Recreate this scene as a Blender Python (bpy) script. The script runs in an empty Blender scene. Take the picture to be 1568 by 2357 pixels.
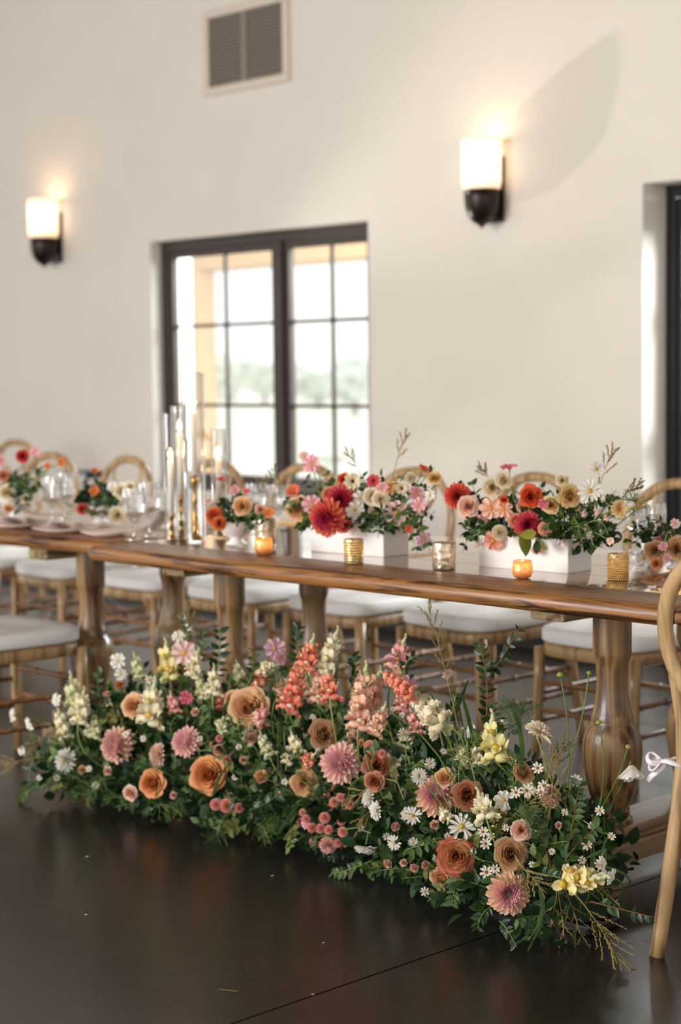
import bpy, bmesh, math, random, bisect
import numpy as np
from mathutils.bvhtree import BVHTree
from mathutils import Vector, Matrix, Quaternion, noise

# ------------------------------------------------------------------ camera, world, light
SC = bpy.context.scene
COL = SC.collection
FPX, CX, CY = 4065.0, 784.0, 1178.5
YAW, PITCH, ROLL = math.radians(46.23), math.radians(4.524), math.radians(-0.711)
CAM = Vector((0, 0, 1.28))
FW = Vector((-math.sin(YAW)*math.cos(PITCH), math.cos(YAW)*math.cos(PITCH), -math.sin(PITCH)))
RT = FW.cross(Vector((0, 0, 1))).normalized()
UP = RT.cross(FW)
RT, UP = (RT*math.cos(ROLL)+UP*math.sin(ROLL)), (UP*math.cos(ROLL)-RT*math.sin(ROLL))
cd = bpy.data.cameras.new('camera')
cam = bpy.data.objects.new('camera', cd)
COL.objects.link(cam)
cam.matrix_world = Matrix(((RT.x, UP.x, -FW.x, CAM.x), (RT.y, UP.y, -FW.y, CAM.y), (RT.z, UP.z, -FW.z, CAM.z), (0, 0, 0, 1)))
cd.sensor_fit = 'VERTICAL'
cd.sensor_height = 36
cd.sensor_width = 24
cd.lens = FPX/2357*36
cd.clip_end = 400
cd.dof.use_dof = True
cd.dof.focus_distance = 3.9
cd.dof.aperture_fstop = 2.6
SC.camera = cam

wd = bpy.data.worlds.new('sky')
SC.world = wd
wd.use_nodes = True
bg = wd.node_tree.nodes['Background']
bg.inputs[0].default_value = (1.0, 0.98, 0.945, 1)
bg.inputs[1].default_value = 1.42
vs = SC.view_settings
vs.view_transform = 'Standard'
vs.look = 'None'
vs.gamma = 1
vs.use_curve_mapping = False
vs.exposure = 0.17


def area_light(name, loc, aim, sx, sy, power, color):
    l = bpy.data.lights.new(name, 'AREA')
    l.shape = 'RECTANGLE'
    l.size, l.size_y = sx, sy
    l.energy = power
    l.color = color
    o = bpy.data.objects.new(name, l)
    COL.objects.link(o)
    o.location = loc
    o.rotation_euler = (Vector(aim)-Vector(loc)).to_track_quat('-Z', 'Y').to_euler()
    return o


# unseen fill light added on the camera's side to brighten the flowers
area_light('flower_fill_light', (-5.0, -3.4, 2.3), (-3.2, 3.2, 0.4), 3.6, 2.6, 370, (1.0, 0.98, 0.95))

# open sky seen through the deep-set glazed door
area_light('door_daylight', (-3.5, 8.1, 2.6), (-4.1, 5.2, 0.4), 1.6, 1.6, 640, (0.9, 0.96, 1.0))
# open sky above the porch lawn, seen through the window
area_light('window_daylight', (-6.6, 8.3, 3.3), (-6.4, 5.2, 0.6), 3.0, 1.2, 900, (0.93, 0.97, 1.0))

# ------------------------------------------------------------------ helpers


def ray(x, y):
    return RT*((x-CX)/FPX) - UP*((y-CY)/FPX) + FW


def at_y(x, y, Y):
    d = ray(x, y)
    return CAM + d*(Y/d.y)


def at_z(x, y, z):
    d = ray(x, y)
    return CAM + d*((z-CAM.z)/d.z)


def lin(h):
    h = h.lstrip('#')
    v = [int(h[i:i+2], 16)/255 for i in (0, 2, 4)]
    return tuple((c/12.92 if c <= .04045 else ((c+.055)/1.055)**2.4) for c in v) + (1,)


MATS = {}


def nodes_of(name):
    m = bpy.data.materials.new(name)
    m.use_nodes = True
    nt = m.node_tree
    p = nt.nodes['Principled BSDF']
    return m, nt, p


def N(nt, t, **k):
    n = nt.nodes.new(t)
    for a, b in k.items():
        setattr(n, a, b)
    return n


def mat_plain(name, color, rough=.5, metal=0, var=.12, scale=8, bump=0, spec=.5, coat=0, stretch=None, detail=4, coat_rough=.1):
    if name in MATS:
        return MATS[name]
    m, nt, p = nodes_of(name)
    tc = N(nt, 'ShaderNodeTexCoord')
    mp = N(nt, 'ShaderNodeMapping')
    if stretch:
        mp.inputs['Scale'].default_value = stretch
    nz = N(nt, 'ShaderNodeTexNoise')
    nz.inputs['Scale'].default_value = scale
    nz.inputs['Detail'].default_value = detail
    nt.links.new(tc.outputs['Object'], mp.inputs[0])
    nt.links.new(mp.outputs[0], nz.inputs[0])
    cr = N(nt, 'ShaderNodeValToRGB')
    c = lin(color)
    cr.color_ramp.elements[0].position = .3
    cr.color_ramp.elements[1].position = .7
    cr.color_ramp.elements[0].color = tuple(x*(1-var) for x in c[:3])+(1,)
    cr.color_ramp.elements[1].color = tuple(min(1, x*(1+var)) for x in c[:3])+(1,)
    nt.links.new(nz.outputs[0], cr.inputs[0])
    nt.links.new(cr.outputs[0], p.inputs['Base Color'])
    p.inputs['Roughness'].default_value = rough
    p.inputs['Metallic'].default_value = metal
    p.inputs['Specular IOR Level'].default_value = spec
    p.inputs['Coat Weight'].default_value = coat
    p.inputs['Coat Roughness'].default_value = coat_rough
    if bump:
        b = N(nt, 'ShaderNodeBump')
        b.inputs['Strength'].default_value = bump
        b.inputs['Distance'].default_value = .01
        nt.links.new(nz.outputs[0], b.inputs['Height'])
        nt.links.new(b.outputs[0], p.inputs['Normal'])
    MATS[name] = m
    return m


def mat_wood(name, dark, light, axis='X', rough=.4, coat=0, scale=1.0, coat_rough=.08, spec=.5):
    if name in MATS:
        return MATS[name]
    m, nt, p = nodes_of(name)
    tc = N(nt, 'ShaderNodeTexCoord')
    oi = N(nt, 'ShaderNodeObjectInfo')
    ad = N(nt, 'ShaderNodeVectorMath', operation='ADD')
    ml = N(nt, 'ShaderNodeVectorMath', operation='SCALE')
    ml.inputs['Scale'].default_value = 7
    cb = N(nt, 'ShaderNodeCombineXYZ')
    for i in range(3):
        nt.links.new(oi.outputs['Random'], cb.inputs[i])
    nt.links.new(cb.outputs[0], ml.inputs[0])
    nt.links.new(tc.outputs['Object'], ad.inputs[0])
    nt.links.new(ml.outputs[0], ad.inputs[1])
    mp = N(nt, 'ShaderNodeMapping')
    s = {'X': (.9, 14, 14), 'Y': (14, .9, 14), 'Z': (14, 14, .9)}[axis]
    mp.inputs['Scale'].default_value = tuple(scale*v for v in s)
    nt.links.new(ad.outputs[0], mp.inputs[0])
    n1 = N(nt, 'ShaderNodeTexNoise')
    n1.inputs['Scale'].default_value = 1.6
    n1.inputs['Detail'].default_value = 6
    n1.inputs['Distortion'].default_value = 1.4
    nt.links.new(mp.outputs[0], n1.inputs[0])
    wv = N(nt, 'ShaderNodeMath', operation='MULTIPLY')
    wv.inputs[1].default_value = 14
    sn = N(nt, 'ShaderNodeMath', operation='SINE')
    nt.links.new(n1.outputs[0], wv.inputs[0])
    nt.links.new(wv.outputs[0], sn.inputs[0])
    mx = N(nt, 'ShaderNodeMath', operation='MULTIPLY_ADD')
    mx.inputs[1].default_value = .22
    nt.links.new(sn.outputs[0], mx.inputs[0])
    nt.links.new(n1.outputs[0], mx.inputs[2])
    cr = N(nt, 'ShaderNodeValToRGB')
    cr.color_ramp.elements[0].position = .22
    cr.color_ramp.elements[1].position = .78
    cr.color_ramp.elements[0].color = lin(dark)
    cr.color_ramp.elements[1].color = lin(light)
    nt.links.new(mx.outputs[0], cr.inputs[0])
    nt.links.new(cr.outputs[0], p.inputs['Base Color'])
    p.inputs['Roughness'].default_value = rough
    p.inputs['Coat Weight'].default_value = coat
    p.inputs['Coat Roughness'].default_value = coat_rough
    p.inputs['Specular IOR Level'].default_value = spec
    b = N(nt, 'ShaderNodeBump')
    b.inputs['Strength'].default_value = .12
    b.inputs['Distance'].default_value = .004
    nt.links.new(mx.outputs[0], b.inputs['Height'])
    nt.links.new(b.outputs[0], p.inputs['Normal'])
    MATS[name] = m
    return m


def mat_petal(base, tip, trans=.3, rough=.55, mid=None, power=1.0, hue=.012, veins=.06):
    """petal colours run from the petal's base to its tip along UV.v"""
    key = 'petal_%s_%s_%s' % (base, tip, mid)
    if key in MATS:
        return MATS[key]
    m, nt, p = nodes_of(key)
    uv = N(nt, 'ShaderNodeUVMap', uv_map='UVMap')
    sp = N(nt, 'ShaderNodeSeparateXYZ')
    nt.links.new(uv.outputs[0], sp.inputs[0])
    cr = N(nt, 'ShaderNodeValToRGB')
    cr.color_ramp.elements[0].color = lin(base)
    cr.color_ramp.elements[1].color = lin(tip)
    if mid:
        e = cr.color_ramp.elements.new(.8)
        e.color = lin(mid)
    nt.links.new(sp.outputs[1], cr.inputs[0])
    nz = N(nt, 'ShaderNodeTexNoise')
    nz.inputs['Scale'].default_value = 3.5
    nz.inputs['Detail'].default_value = 3
    mp = N(nt, 'ShaderNodeMapping')
    mp.inputs['Scale'].default_value = (14, 1.2, 1)
    nt.links.new(uv.outputs[0], mp.inputs[0])
    nt.links.new(mp.outputs[0], nz.inputs[0])
    oi = N(nt, 'ShaderNodeObjectInfo')
    hs = N(nt, 'ShaderNodeHueSaturation')
    mr = N(nt, 'ShaderNodeMapRange')
    mr.inputs[3].default_value = .5-hue
    mr.inputs[4].default_value = .5+hue
    nt.links.new(oi.outputs['Random'], mr.inputs[0])
    nt.links.new(mr.outputs[0], hs.inputs['Hue'])
    vr = N(nt, 'ShaderNodeMapRange')
    vr.inputs[3].default_value = 1-veins*2
    vr.inputs[4].default_value = 1+veins*2
    nt.links.new(nz.outputs[0], vr.inputs[0])
    nt.links.new(vr.outputs[0], hs.inputs['Value'])
    nt.links.new(cr.outputs[0], hs.inputs['Color'])
    nt.links.new(hs.outputs[0], p.inputs['Base Color'])
    p.inputs['Roughness'].default_value = rough
    p.inputs['Specular IOR Level'].default_value = .25
    tr = N(nt, 'ShaderNodeBsdfTranslucent')
    nt.links.new(hs.outputs[0], tr.inputs[0])
    mx = N(nt, 'ShaderNodeMixShader')
    mx.inputs[0].default_value = trans
    nt.links.new(p.outputs[0], mx.inputs[1])
    nt.links.new(tr.outputs[0], mx.inputs[2])
    nt.links.new(mx.outputs[0], nt.nodes['Material Output'].inputs[0])
    MATS[key] = m
    return m


def mat_leaf(name, dark, light, rough=.38, trans=.18, spec=.5):
    if name in MATS:
        return MATS[name]
    m, nt, p = nodes_of(name)
    oi = N(nt, 'ShaderNodeObjectInfo')
    tc = N(nt, 'ShaderNodeTexCoord')
    nz = N(nt, 'ShaderNodeTexNoise')
    nz.inputs['Scale'].default_value = 28
    nt.links.new(tc.outputs['Object'], nz.inputs[0])
    ad = N(nt, 'ShaderNodeMath', operation='MULTIPLY_ADD')
    ad.inputs[1].default_value = .6
    nt.links.new(oi.outputs['Random'], ad.inputs[0])
    sb = N(nt, 'ShaderNodeMath', operation='SUBTRACT')
    sb.inputs[1].default_value = .3
    nt.links.new(nz.outputs[0], sb.inputs[0])
    nt.links.new(sb.outputs[0], ad.inputs[2])
    cr = N(nt, 'ShaderNodeValToRGB')
    cr.color_ramp.elements[0].color = lin(dark)
    cr.color_ramp.elements[1].color = lin(light)
    cr.color_ramp.elements[0].position = .1
    cr.color_ramp.elements[1].position = .9
    nt.links.new(ad.outputs[0], cr.inputs[0])
    nt.links.new(cr.outputs[0], p.inputs['Base Color'])
    p.inputs['Roughness'].default_value = rough
    p.inputs['Specular IOR Level'].default_value = spec
    tr = N(nt, 'ShaderNodeBsdfTranslucent')
    nt.links.new(cr.outputs[0], tr.inputs[0])
    mx = N(nt, 'ShaderNodeMixShader')
    mx.inputs[0].default_value = trans
    nt.links.new(p.outputs[0], mx.inputs[1])
    nt.links.new(tr.outputs[0], mx.inputs[2])
    nt.links.new(mx.outputs[0], nt.nodes['Material Output'].inputs[0])
    MATS[name] = m
    return m


def mat_glass(name, tint=(1, 1, 1), gloss=.0, f0=.06, haze=0.0):
    """thin clear glass: what is behind shows through, with a Fresnel reflection"""
    if name in MATS:
        return MATS[name]
    m, nt, p = nodes_of(name)
    nt.nodes.remove(p)
    t = N(nt, 'ShaderNodeBsdfTransparent')
    t.inputs[0].default_value = tint+(1,)
    g = N(nt, 'ShaderNodeBsdfGlossy')
    g.inputs['Roughness'].default_value = gloss
    lw = N(nt, 'ShaderNodeLayerWeight')
    lw.inputs[0].default_value = .28
    mr = N(nt, 'ShaderNodeMapRange')
    mr.inputs[3].default_value = f0
    mr.inputs[4].default_value = .75
    nt.links.new(lw.outputs['Facing'], mr.inputs[0])
    mx = N(nt, 'ShaderNodeMixShader')
    nt.links.new(mr.outputs[0], mx.inputs[0])
    nt.links.new(t.outputs[0], mx.inputs[1])
    nt.links.new(g.outputs[0], mx.inputs[2])
    nt.links.new(mx.outputs[0], nt.nodes['Material Output'].inputs[0])
    MATS[name] = m
    return m


def mat_emit(name, color, strength, base='ffffff'):
    if name in MATS:
        return MATS[name]
    m, nt, p = nodes_of(name)
    p.inputs['Base Color'].default_value = lin(base)
    p.inputs['Emission Color'].default_value = lin(color)
    p.inputs['Emission Strength'].default_value = strength
    p.inputs['Roughness'].default_value = .3
    MATS[name] = m
    return m


class MB:
    def __init__(s):
        s.v, s.f, s.uv, s.mi, s.sm = [], [], [], [], True

    def vert(s, co, uv=(0, 0)):
        s.v.append(tuple(co))
        s.uv.append(uv)
        return len(s.v)-1

    def face(s, ids, mi=0):
        s.f.append(tuple(ids))
        s.mi.append(mi)

    def grid(s, fn, nu, nv, mi=0, M=None, u0=0, u1=1):
        b = len(s.v)
        for j in range(nv+1):
            for i in range(nu+1):
                u, v = u0+(u1-u0)*i/nu, j/nv
                p = Vector(fn(u, v))
                if M is not None:
                    p = M @ p
                s.vert(p, (u, v))
        for j in range(nv):
            for i in range(nu):
                a = b+j*(nu+1)+i
                s.face((a, a+1, a+nu+2, a+nu+1), mi)
        return s

    def lathe(s, prof, seg=24, mi=0, M=None, cap=True):
        b = len(s.v)
        n = len(prof)
        for j, (r, z) in enumerate(prof):
            for i in range(seg):
                a = 2*math.pi*i/seg
                p = Vector((r*math.cos(a), r*math.sin(a), z))
                if M is not None:
                    p = M @ p
                s.vert(p, (i/seg, j/(n-1)))
        for j in range(n-1):
            for i in range(seg):
                k = (i+1) % seg
                s.face((b+j*seg+i, b+j*seg+k, b+(j+1)*seg+k, b+(j+1)*seg+i), mi)
        if cap:
            if prof[0][0] > 1e-6:
                s.face([b+i for i in range(seg)][::-1], mi)
            if prof[-1][0] > 1e-6:
                s.face([b+(n-1)*seg+i for i in range(seg)], mi)
        return s

    def tube(s, pts, rad, seg=6, mi=0, flat=1.0, closed=False, cap=True, upv=None):
        pts = [Vector(p) for p in pts]
        n = len(pts)
        b = len(s.v)
        prev = None
        for j, p in enumerate(pts):
            if closed:
                t = (pts[(j+1) % n]-pts[j-1]).normalized()
            else:
                t = (pts[min(j+1, n-1)]-pts[max(j-1, 0)]).normalized()
            if upv is not None:
                e1 = Vector(upv)
                e1 = (e1-t*e1.dot(t)).normalized()
            elif prev is None:
                e1 = t.orthogonal().normalized()
            else:
                e1 = (prev-t*prev.dot(t)).normalized()
            prev = e1
            e2 = t.cross(e1)
            r = rad(j/max(1, n-1)) if callable(rad) else rad
            for i in range(seg):
                a = 2*math.pi*(i+.5)/seg
                s.vert(p+e1*(r*math.cos(a)*flat)+e2*(r*math.sin(a)), (i/seg, j/max(1, n-1)))
        m = n if closed else n-1
        for j in range(m):
            for i in range(seg):
                k = (i+1) % seg
                j2 = (j+1) % n
                s.face((b+j*seg+i, b+j*seg+k, b+j2*seg+k, b+j2*seg+i), mi)
        if cap and not closed:
            s.face([b+i for i in range(seg)][::-1], mi)
            s.face([b+(n-1)*seg+i for i in range(seg)], mi)
        return s

    def box(s, lo, hi, mi=0, M=None):
        b = len(s.v)
        for z in (lo[2], hi[2]):
            for y in (lo[1], hi[1]):
                for x in (lo[0], hi[0]):
                    p = Vector((x, y, z))
                    s.vert(M @ p if M is not None else p)
        for q in ((0, 2, 3, 1), (4, 5, 7, 6), (0, 1, 5, 4), (2, 6, 7, 3), (0, 4, 6, 2), (1, 3, 7, 5)):
            s.face([b+i for i in q], mi)
        return s

    def mesh(s, name, mats, smooth=True, bevel=0, bseg=2):
        me = bpy.data.meshes.new(name)
        me.from_pydata(s.v, [], s.f)
        if not isinstance(mats, (list, tuple)):
            mats = [mats]
        for m in mats:
            me.materials.append(m)
        if len(mats) > 1:
            me.polygons.foreach_set('material_index', s.mi)
        uvl = me.uv_layers.new(name='UVMap')
        li = [0]*len(me.loops)
        me.loops.foreach_get('vertex_index', li)
        flat = []
        for i in li:
            flat.extend(s.uv[i])
        uvl.data.foreach_set('uv', flat)
        if bevel:
            bm = bmesh.new()
            bm.from_mesh(me)
            bmesh.ops.bevel(bm, geom=[e for e in bm.edges], offset=bevel, segments=bseg, affect='EDGES', profile=.5)
            bm.to_mesh(me)
            bm.free()
        if smooth:
            me.polygons.foreach_set('use_smooth', [True]*len(me.polygons))
            if bevel:
                try:
                    me.set_sharp_from_angle(angle=math.radians(50))
                except Exception:
                    pass
        me.update()
        return me


def box_mesh(name, lo, hi, mat, bevel=.003, bseg=2):
    return MB().box(lo, hi).mesh(name, mat, smooth=False, bevel=bevel, bseg=bseg)


NEW = []          # meshes linked since the last commit(), see below
OBST = []         # simple solids that blooms keep clear of


def link(name, me, parent=None, M=None):
    o = bpy.data.objects.new(name, me)
    if me is not None:
        NEW.append(o)
    COL.objects.link(o)
    if parent is not None:
        o.parent = parent
    if M is not None:
        o.matrix_local = M
    return o


def tag(o, label, cat, group=None, kind=None):
    if label:
        o['label'] = label
    if cat:
        o['category'] = cat
    if group:
        o['group'] = group
    if kind:
        o['kind'] = kind
    return o


def thing(name, label, cat, loc=(0, 0, 0), rz=0, group=None):
    o = bpy.data.objects.new(name, None)
    COL.objects.link(o)
    o.empty_display_size = .05
    o.location = loc
    o.rotation_euler = (0, 0, rz)
    return tag(o, label, cat, group)


def struct(name, me, label=None, parent=None):
    o = link(name, me, parent)
    if parent is None:
        o['kind'] = 'structure'
        if label:
            o['label'] = label
    return o


def copy_tree(root, loc, rz, label=None, group=None):
    r = root.copy()
    COL.objects.link(r)
    r.location = loc
    r.rotation_euler = (0, 0, rz)
    if label:
        r['label'] = label
    if group:
        r['group'] = group
    for ch in list(root.children):
        c = ch.copy()
        COL.objects.link(c)
        c.parent = r
        for g in list(ch.children):
            d = g.copy()
            COL.objects.link(d)
            d.parent = c
    return r


def T(x, y, z):
    return Matrix.Translation((x, y, z))


def RX(a):
    return Matrix.Rotation(a, 4, 'X')


def RY(a):
    return Matrix.Rotation(a, 4, 'Y')


def RZ(a):
    return Matrix.Rotation(a, 4, 'Z')


def S(x, y=None, z=None):
    y = x if y is None else y
    z = x if z is None else z
    return Matrix.Diagonal((x, y, z, 1))


def face_to(n, spin=0):
    """rotation that takes +Z to n"""
    return Vector(n).to_track_quat('Z', 'Y').to_matrix().to_4x4() @ RZ(spin)


RND = random.Random(7)

TREES, POOL, FOAM = [], [], []


class Solid:
    """all triangles of some meshes in one search tree, with the thing that each belongs to"""
    def __init__(s, objs):
        s.start, s.owner = [], []
        vs, ps = [], []
        nb = 0
        np_ = 0
        cache = {}
        for o in objs:
            me = o.data
            if me.name not in cache:
                a = np.empty(len(me.vertices)*3)
                me.vertices.foreach_get('co', a)
                cache[me.name] = (a.reshape(-1, 3), [tuple(p.vertices) for p in me.polygons])
            co, pl = cache[me.name]
            m = o.matrix_basis
            q = o.parent
            while q:
                m = q.matrix_basis @ m
                q = q.parent
            m = np.array(m)
            vs.append(co @ m[:3, :3].T + m[:3, 3])
            s.start.append(np_)
            r = o
            while r.parent:
                r = r.parent
            s.owner.append(r)
            ps.extend([tuple(i+nb for i in p) for p in pl])
            nb += len(co)
            np_ += len(pl)
        s.tree = BVHTree.FromPolygons(np.concatenate(vs).tolist(), ps) if ps else None

    def cut(s, tree, own=None):
        """number of this solid's faces of other things that a small tree crosses"""
        if s.tree is None:
            return 0
        pr = s.tree.overlap(tree)
        if own is None:
            return len(pr)
        return sum(1 for i, j in pr if s.owner[bisect.bisect_right(s.start, i)-1] is not own)

    def hit(s, p, q, own=None):
        """number of surfaces of other things between p and q"""
        if s.tree is None:
            return 0
        d = q-p
        L = d.length
        if L < 1e-6:
            return 0
        d = d/L
        n = 0
        for _ in range(8):
            loc, nor, i, dist = s.tree.ray_cast(p, d, L)
            if loc is None:
                break
            if own is None or s.owner[bisect.bisect_right(s.start, i)-1] is not own:
                n += 1
            p = loc+d*1e-4
            L -= dist+1e-4
            if L <= 0:
                break
        return n


def commit():
    """make the meshes linked since the last call solid for what grows next"""
    foam = [o for o in NEW if o.name.startswith('foam_block')]      # stems may enter foam, leaves may not
    if foam:
        FOAM.append(Solid(foam))
        NEW[:] = [o for o in NEW if not o.name.startswith('foam_block')]
    if not NEW:
        return
    POOL.append(list(NEW))
    TREES.append(Solid(NEW))
    NEW.clear()
    if len(TREES) > 12:
        new = [o for g in POOL[2:] for o in g]
        del POOL[2:], TREES[2:]
        POOL.append(new)
        TREES.append(Solid(new))


def hits(p, q, own=None):
    return sum(t.hit(p, q, own) for t in TREES)


def path_hits(pts, own=None, r=.0024):
    b = MB().tube(pts, r, 4)
    t = BVHTree.FromPolygons(b.v, b.f)
    return sum(s.cut(t, own) for s in TREES)


def leaf_free(M, lm):
    """does this leaf, placed by M (world), cross nothing?"""
    if lm.name not in LEAFS:
        LEAFS[lm.name] = ([v.co.copy() for v in lm.vertices], [tuple(p.vertices) for p in lm.polygons])
    co, pl = LEAFS[lm.name]
    t = BVHTree.FromPolygons([M @ v for v in co], pl)
    return not any(s.cut(t) for s in TREES+FOAM)


LEAFS = {}

# ------------------------------------------------------------------ shared materials
M_WALL = mat_plain('wall_plaster', 'e0d8ce', rough=.85, var=.02, scale=2.5, bump=.05, spec=.2)
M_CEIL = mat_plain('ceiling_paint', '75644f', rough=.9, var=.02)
M_TOP = mat_wood('oiled_table_wood', '5c381b', '9c6634', 'X', rough=.24, coat=1.0, scale=.9, coat_rough=.035)
M_EDGE = mat_wood('table_edge_wood', '3e2412', '946232', 'X', rough=.42, coat=.15, scale=2.0, coat_rough=.2)
M_LEG = mat_wood('lacquered_oak_leg', '583c24', '9a784e', 'Z', rough=.36, coat=.35, scale=1.15, coat_rough=.12)
M_FOOT = mat_wood('trestle_oak', '5e4630', '93775a', 'Y', rough=.5, scale=.9)
M_CLEAT = mat_wood('cleat_oak', '6a5032', 'a58a60', 'Y', rough=.5)
M_CHAIR = mat_wood('bentwood_oak', '866540', 'b79468', 'Z', rough=.42, coat=.2, scale=1.2)
M_CHAIRD = mat_wood('stretcher_wood', '5f3d20', '8f6238', 'X', rough=.4, coat=.3, scale=1.2)
M_CUSH = mat_plain('ivory_cushion_cloth', 'f7f5f3', rough=.9, var=.02, scale=30, bump=.08, spec=.15)
M_RIB = mat_plain('white_ribbon_cloth', 'ece2e6', rough=.8, var=.04, scale=40)
M_BRONZE = mat_plain('dark_bronze', '2e2521', rough=.32, metal=.75, var=.15, scale=6)
M_FRAME = mat_plain('bronze_window_frame', '3d322d', rough=.5, metal=.2, var=.08)
M_BLACK = mat_plain('black_steel', '17181a', rough=.45, metal=.4, var=.1)
M_WHITE = mat_plain('white_painted_wood', 'e9e4e0', rough=.5, var=.02)
M_CERAM = mat_plain('white_ceramic', 'e4deda', rough=.3, var=.02)
M_BRASS = mat_plain('brass', 'b08b4a', rough=.25, metal=1, var=.08)
M_WAX = mat_plain('ivory_wax', 'f0e6d8', rough=.45, var=.02)
M_GLASS = mat_glass('clear_glass')
M_PANE = mat_glass('window_glass', tint=(.97, .985, .98), f0=.03)
M_CRYST = mat_glass('cut_crystal', f0=.1)
M_STEM = mat_leaf('stem_green', '4d6128', '8a9a52', rough=.5, trans=.05)
M_LEAFD = mat_leaf('dark_glossy_leaf', '0c2010', '2c4a22', rough=.34, trans=.12, spec=.35)
M_LEAFM = mat_leaf('mid_green_leaf', '16300f', '4c6630', rough=.45, spec=.3)
M_LEAFP = mat_leaf('pale_green_leaf', '34502a', '78895a', rough=.55, spec=.25)
M_LEAFY = mat_leaf('yellow_green_leaf', '5d6a1e', 'a3a443', rough=.4, trans=.3)
M_LEAFO = mat_leaf('olive_leaf', '3a4418', '7d8444', rough=.5, trans=.25, spec=.25)
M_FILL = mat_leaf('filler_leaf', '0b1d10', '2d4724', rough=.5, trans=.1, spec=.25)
M_GRASS = mat_leaf('dry_grass', '6f6130', 'b09a5a', rough=.6, trans=.2)
M_FERN = mat_leaf('feathery_green', '26421c', '6f8540', rough=.5, trans=.25)
M_TWIG = mat_plain('reddish_twig', '6b4630', rough=.6)
M_FOAM = mat_plain('wet_floral_foam', '16301c', rough=.9, var=.2, scale=60)
M_TRAY = mat_plain('black_plastic_tray', '101112', rough=.35)

# ------------------------------------------------------------------ the room
WY = 6.2          # inner face of the long wall
WIN = (-8.002, -6.251, 0.63, 2.026)
DOOR = (-4.587, -3.35, 0.0, 2.065)
WT = .30


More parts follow.
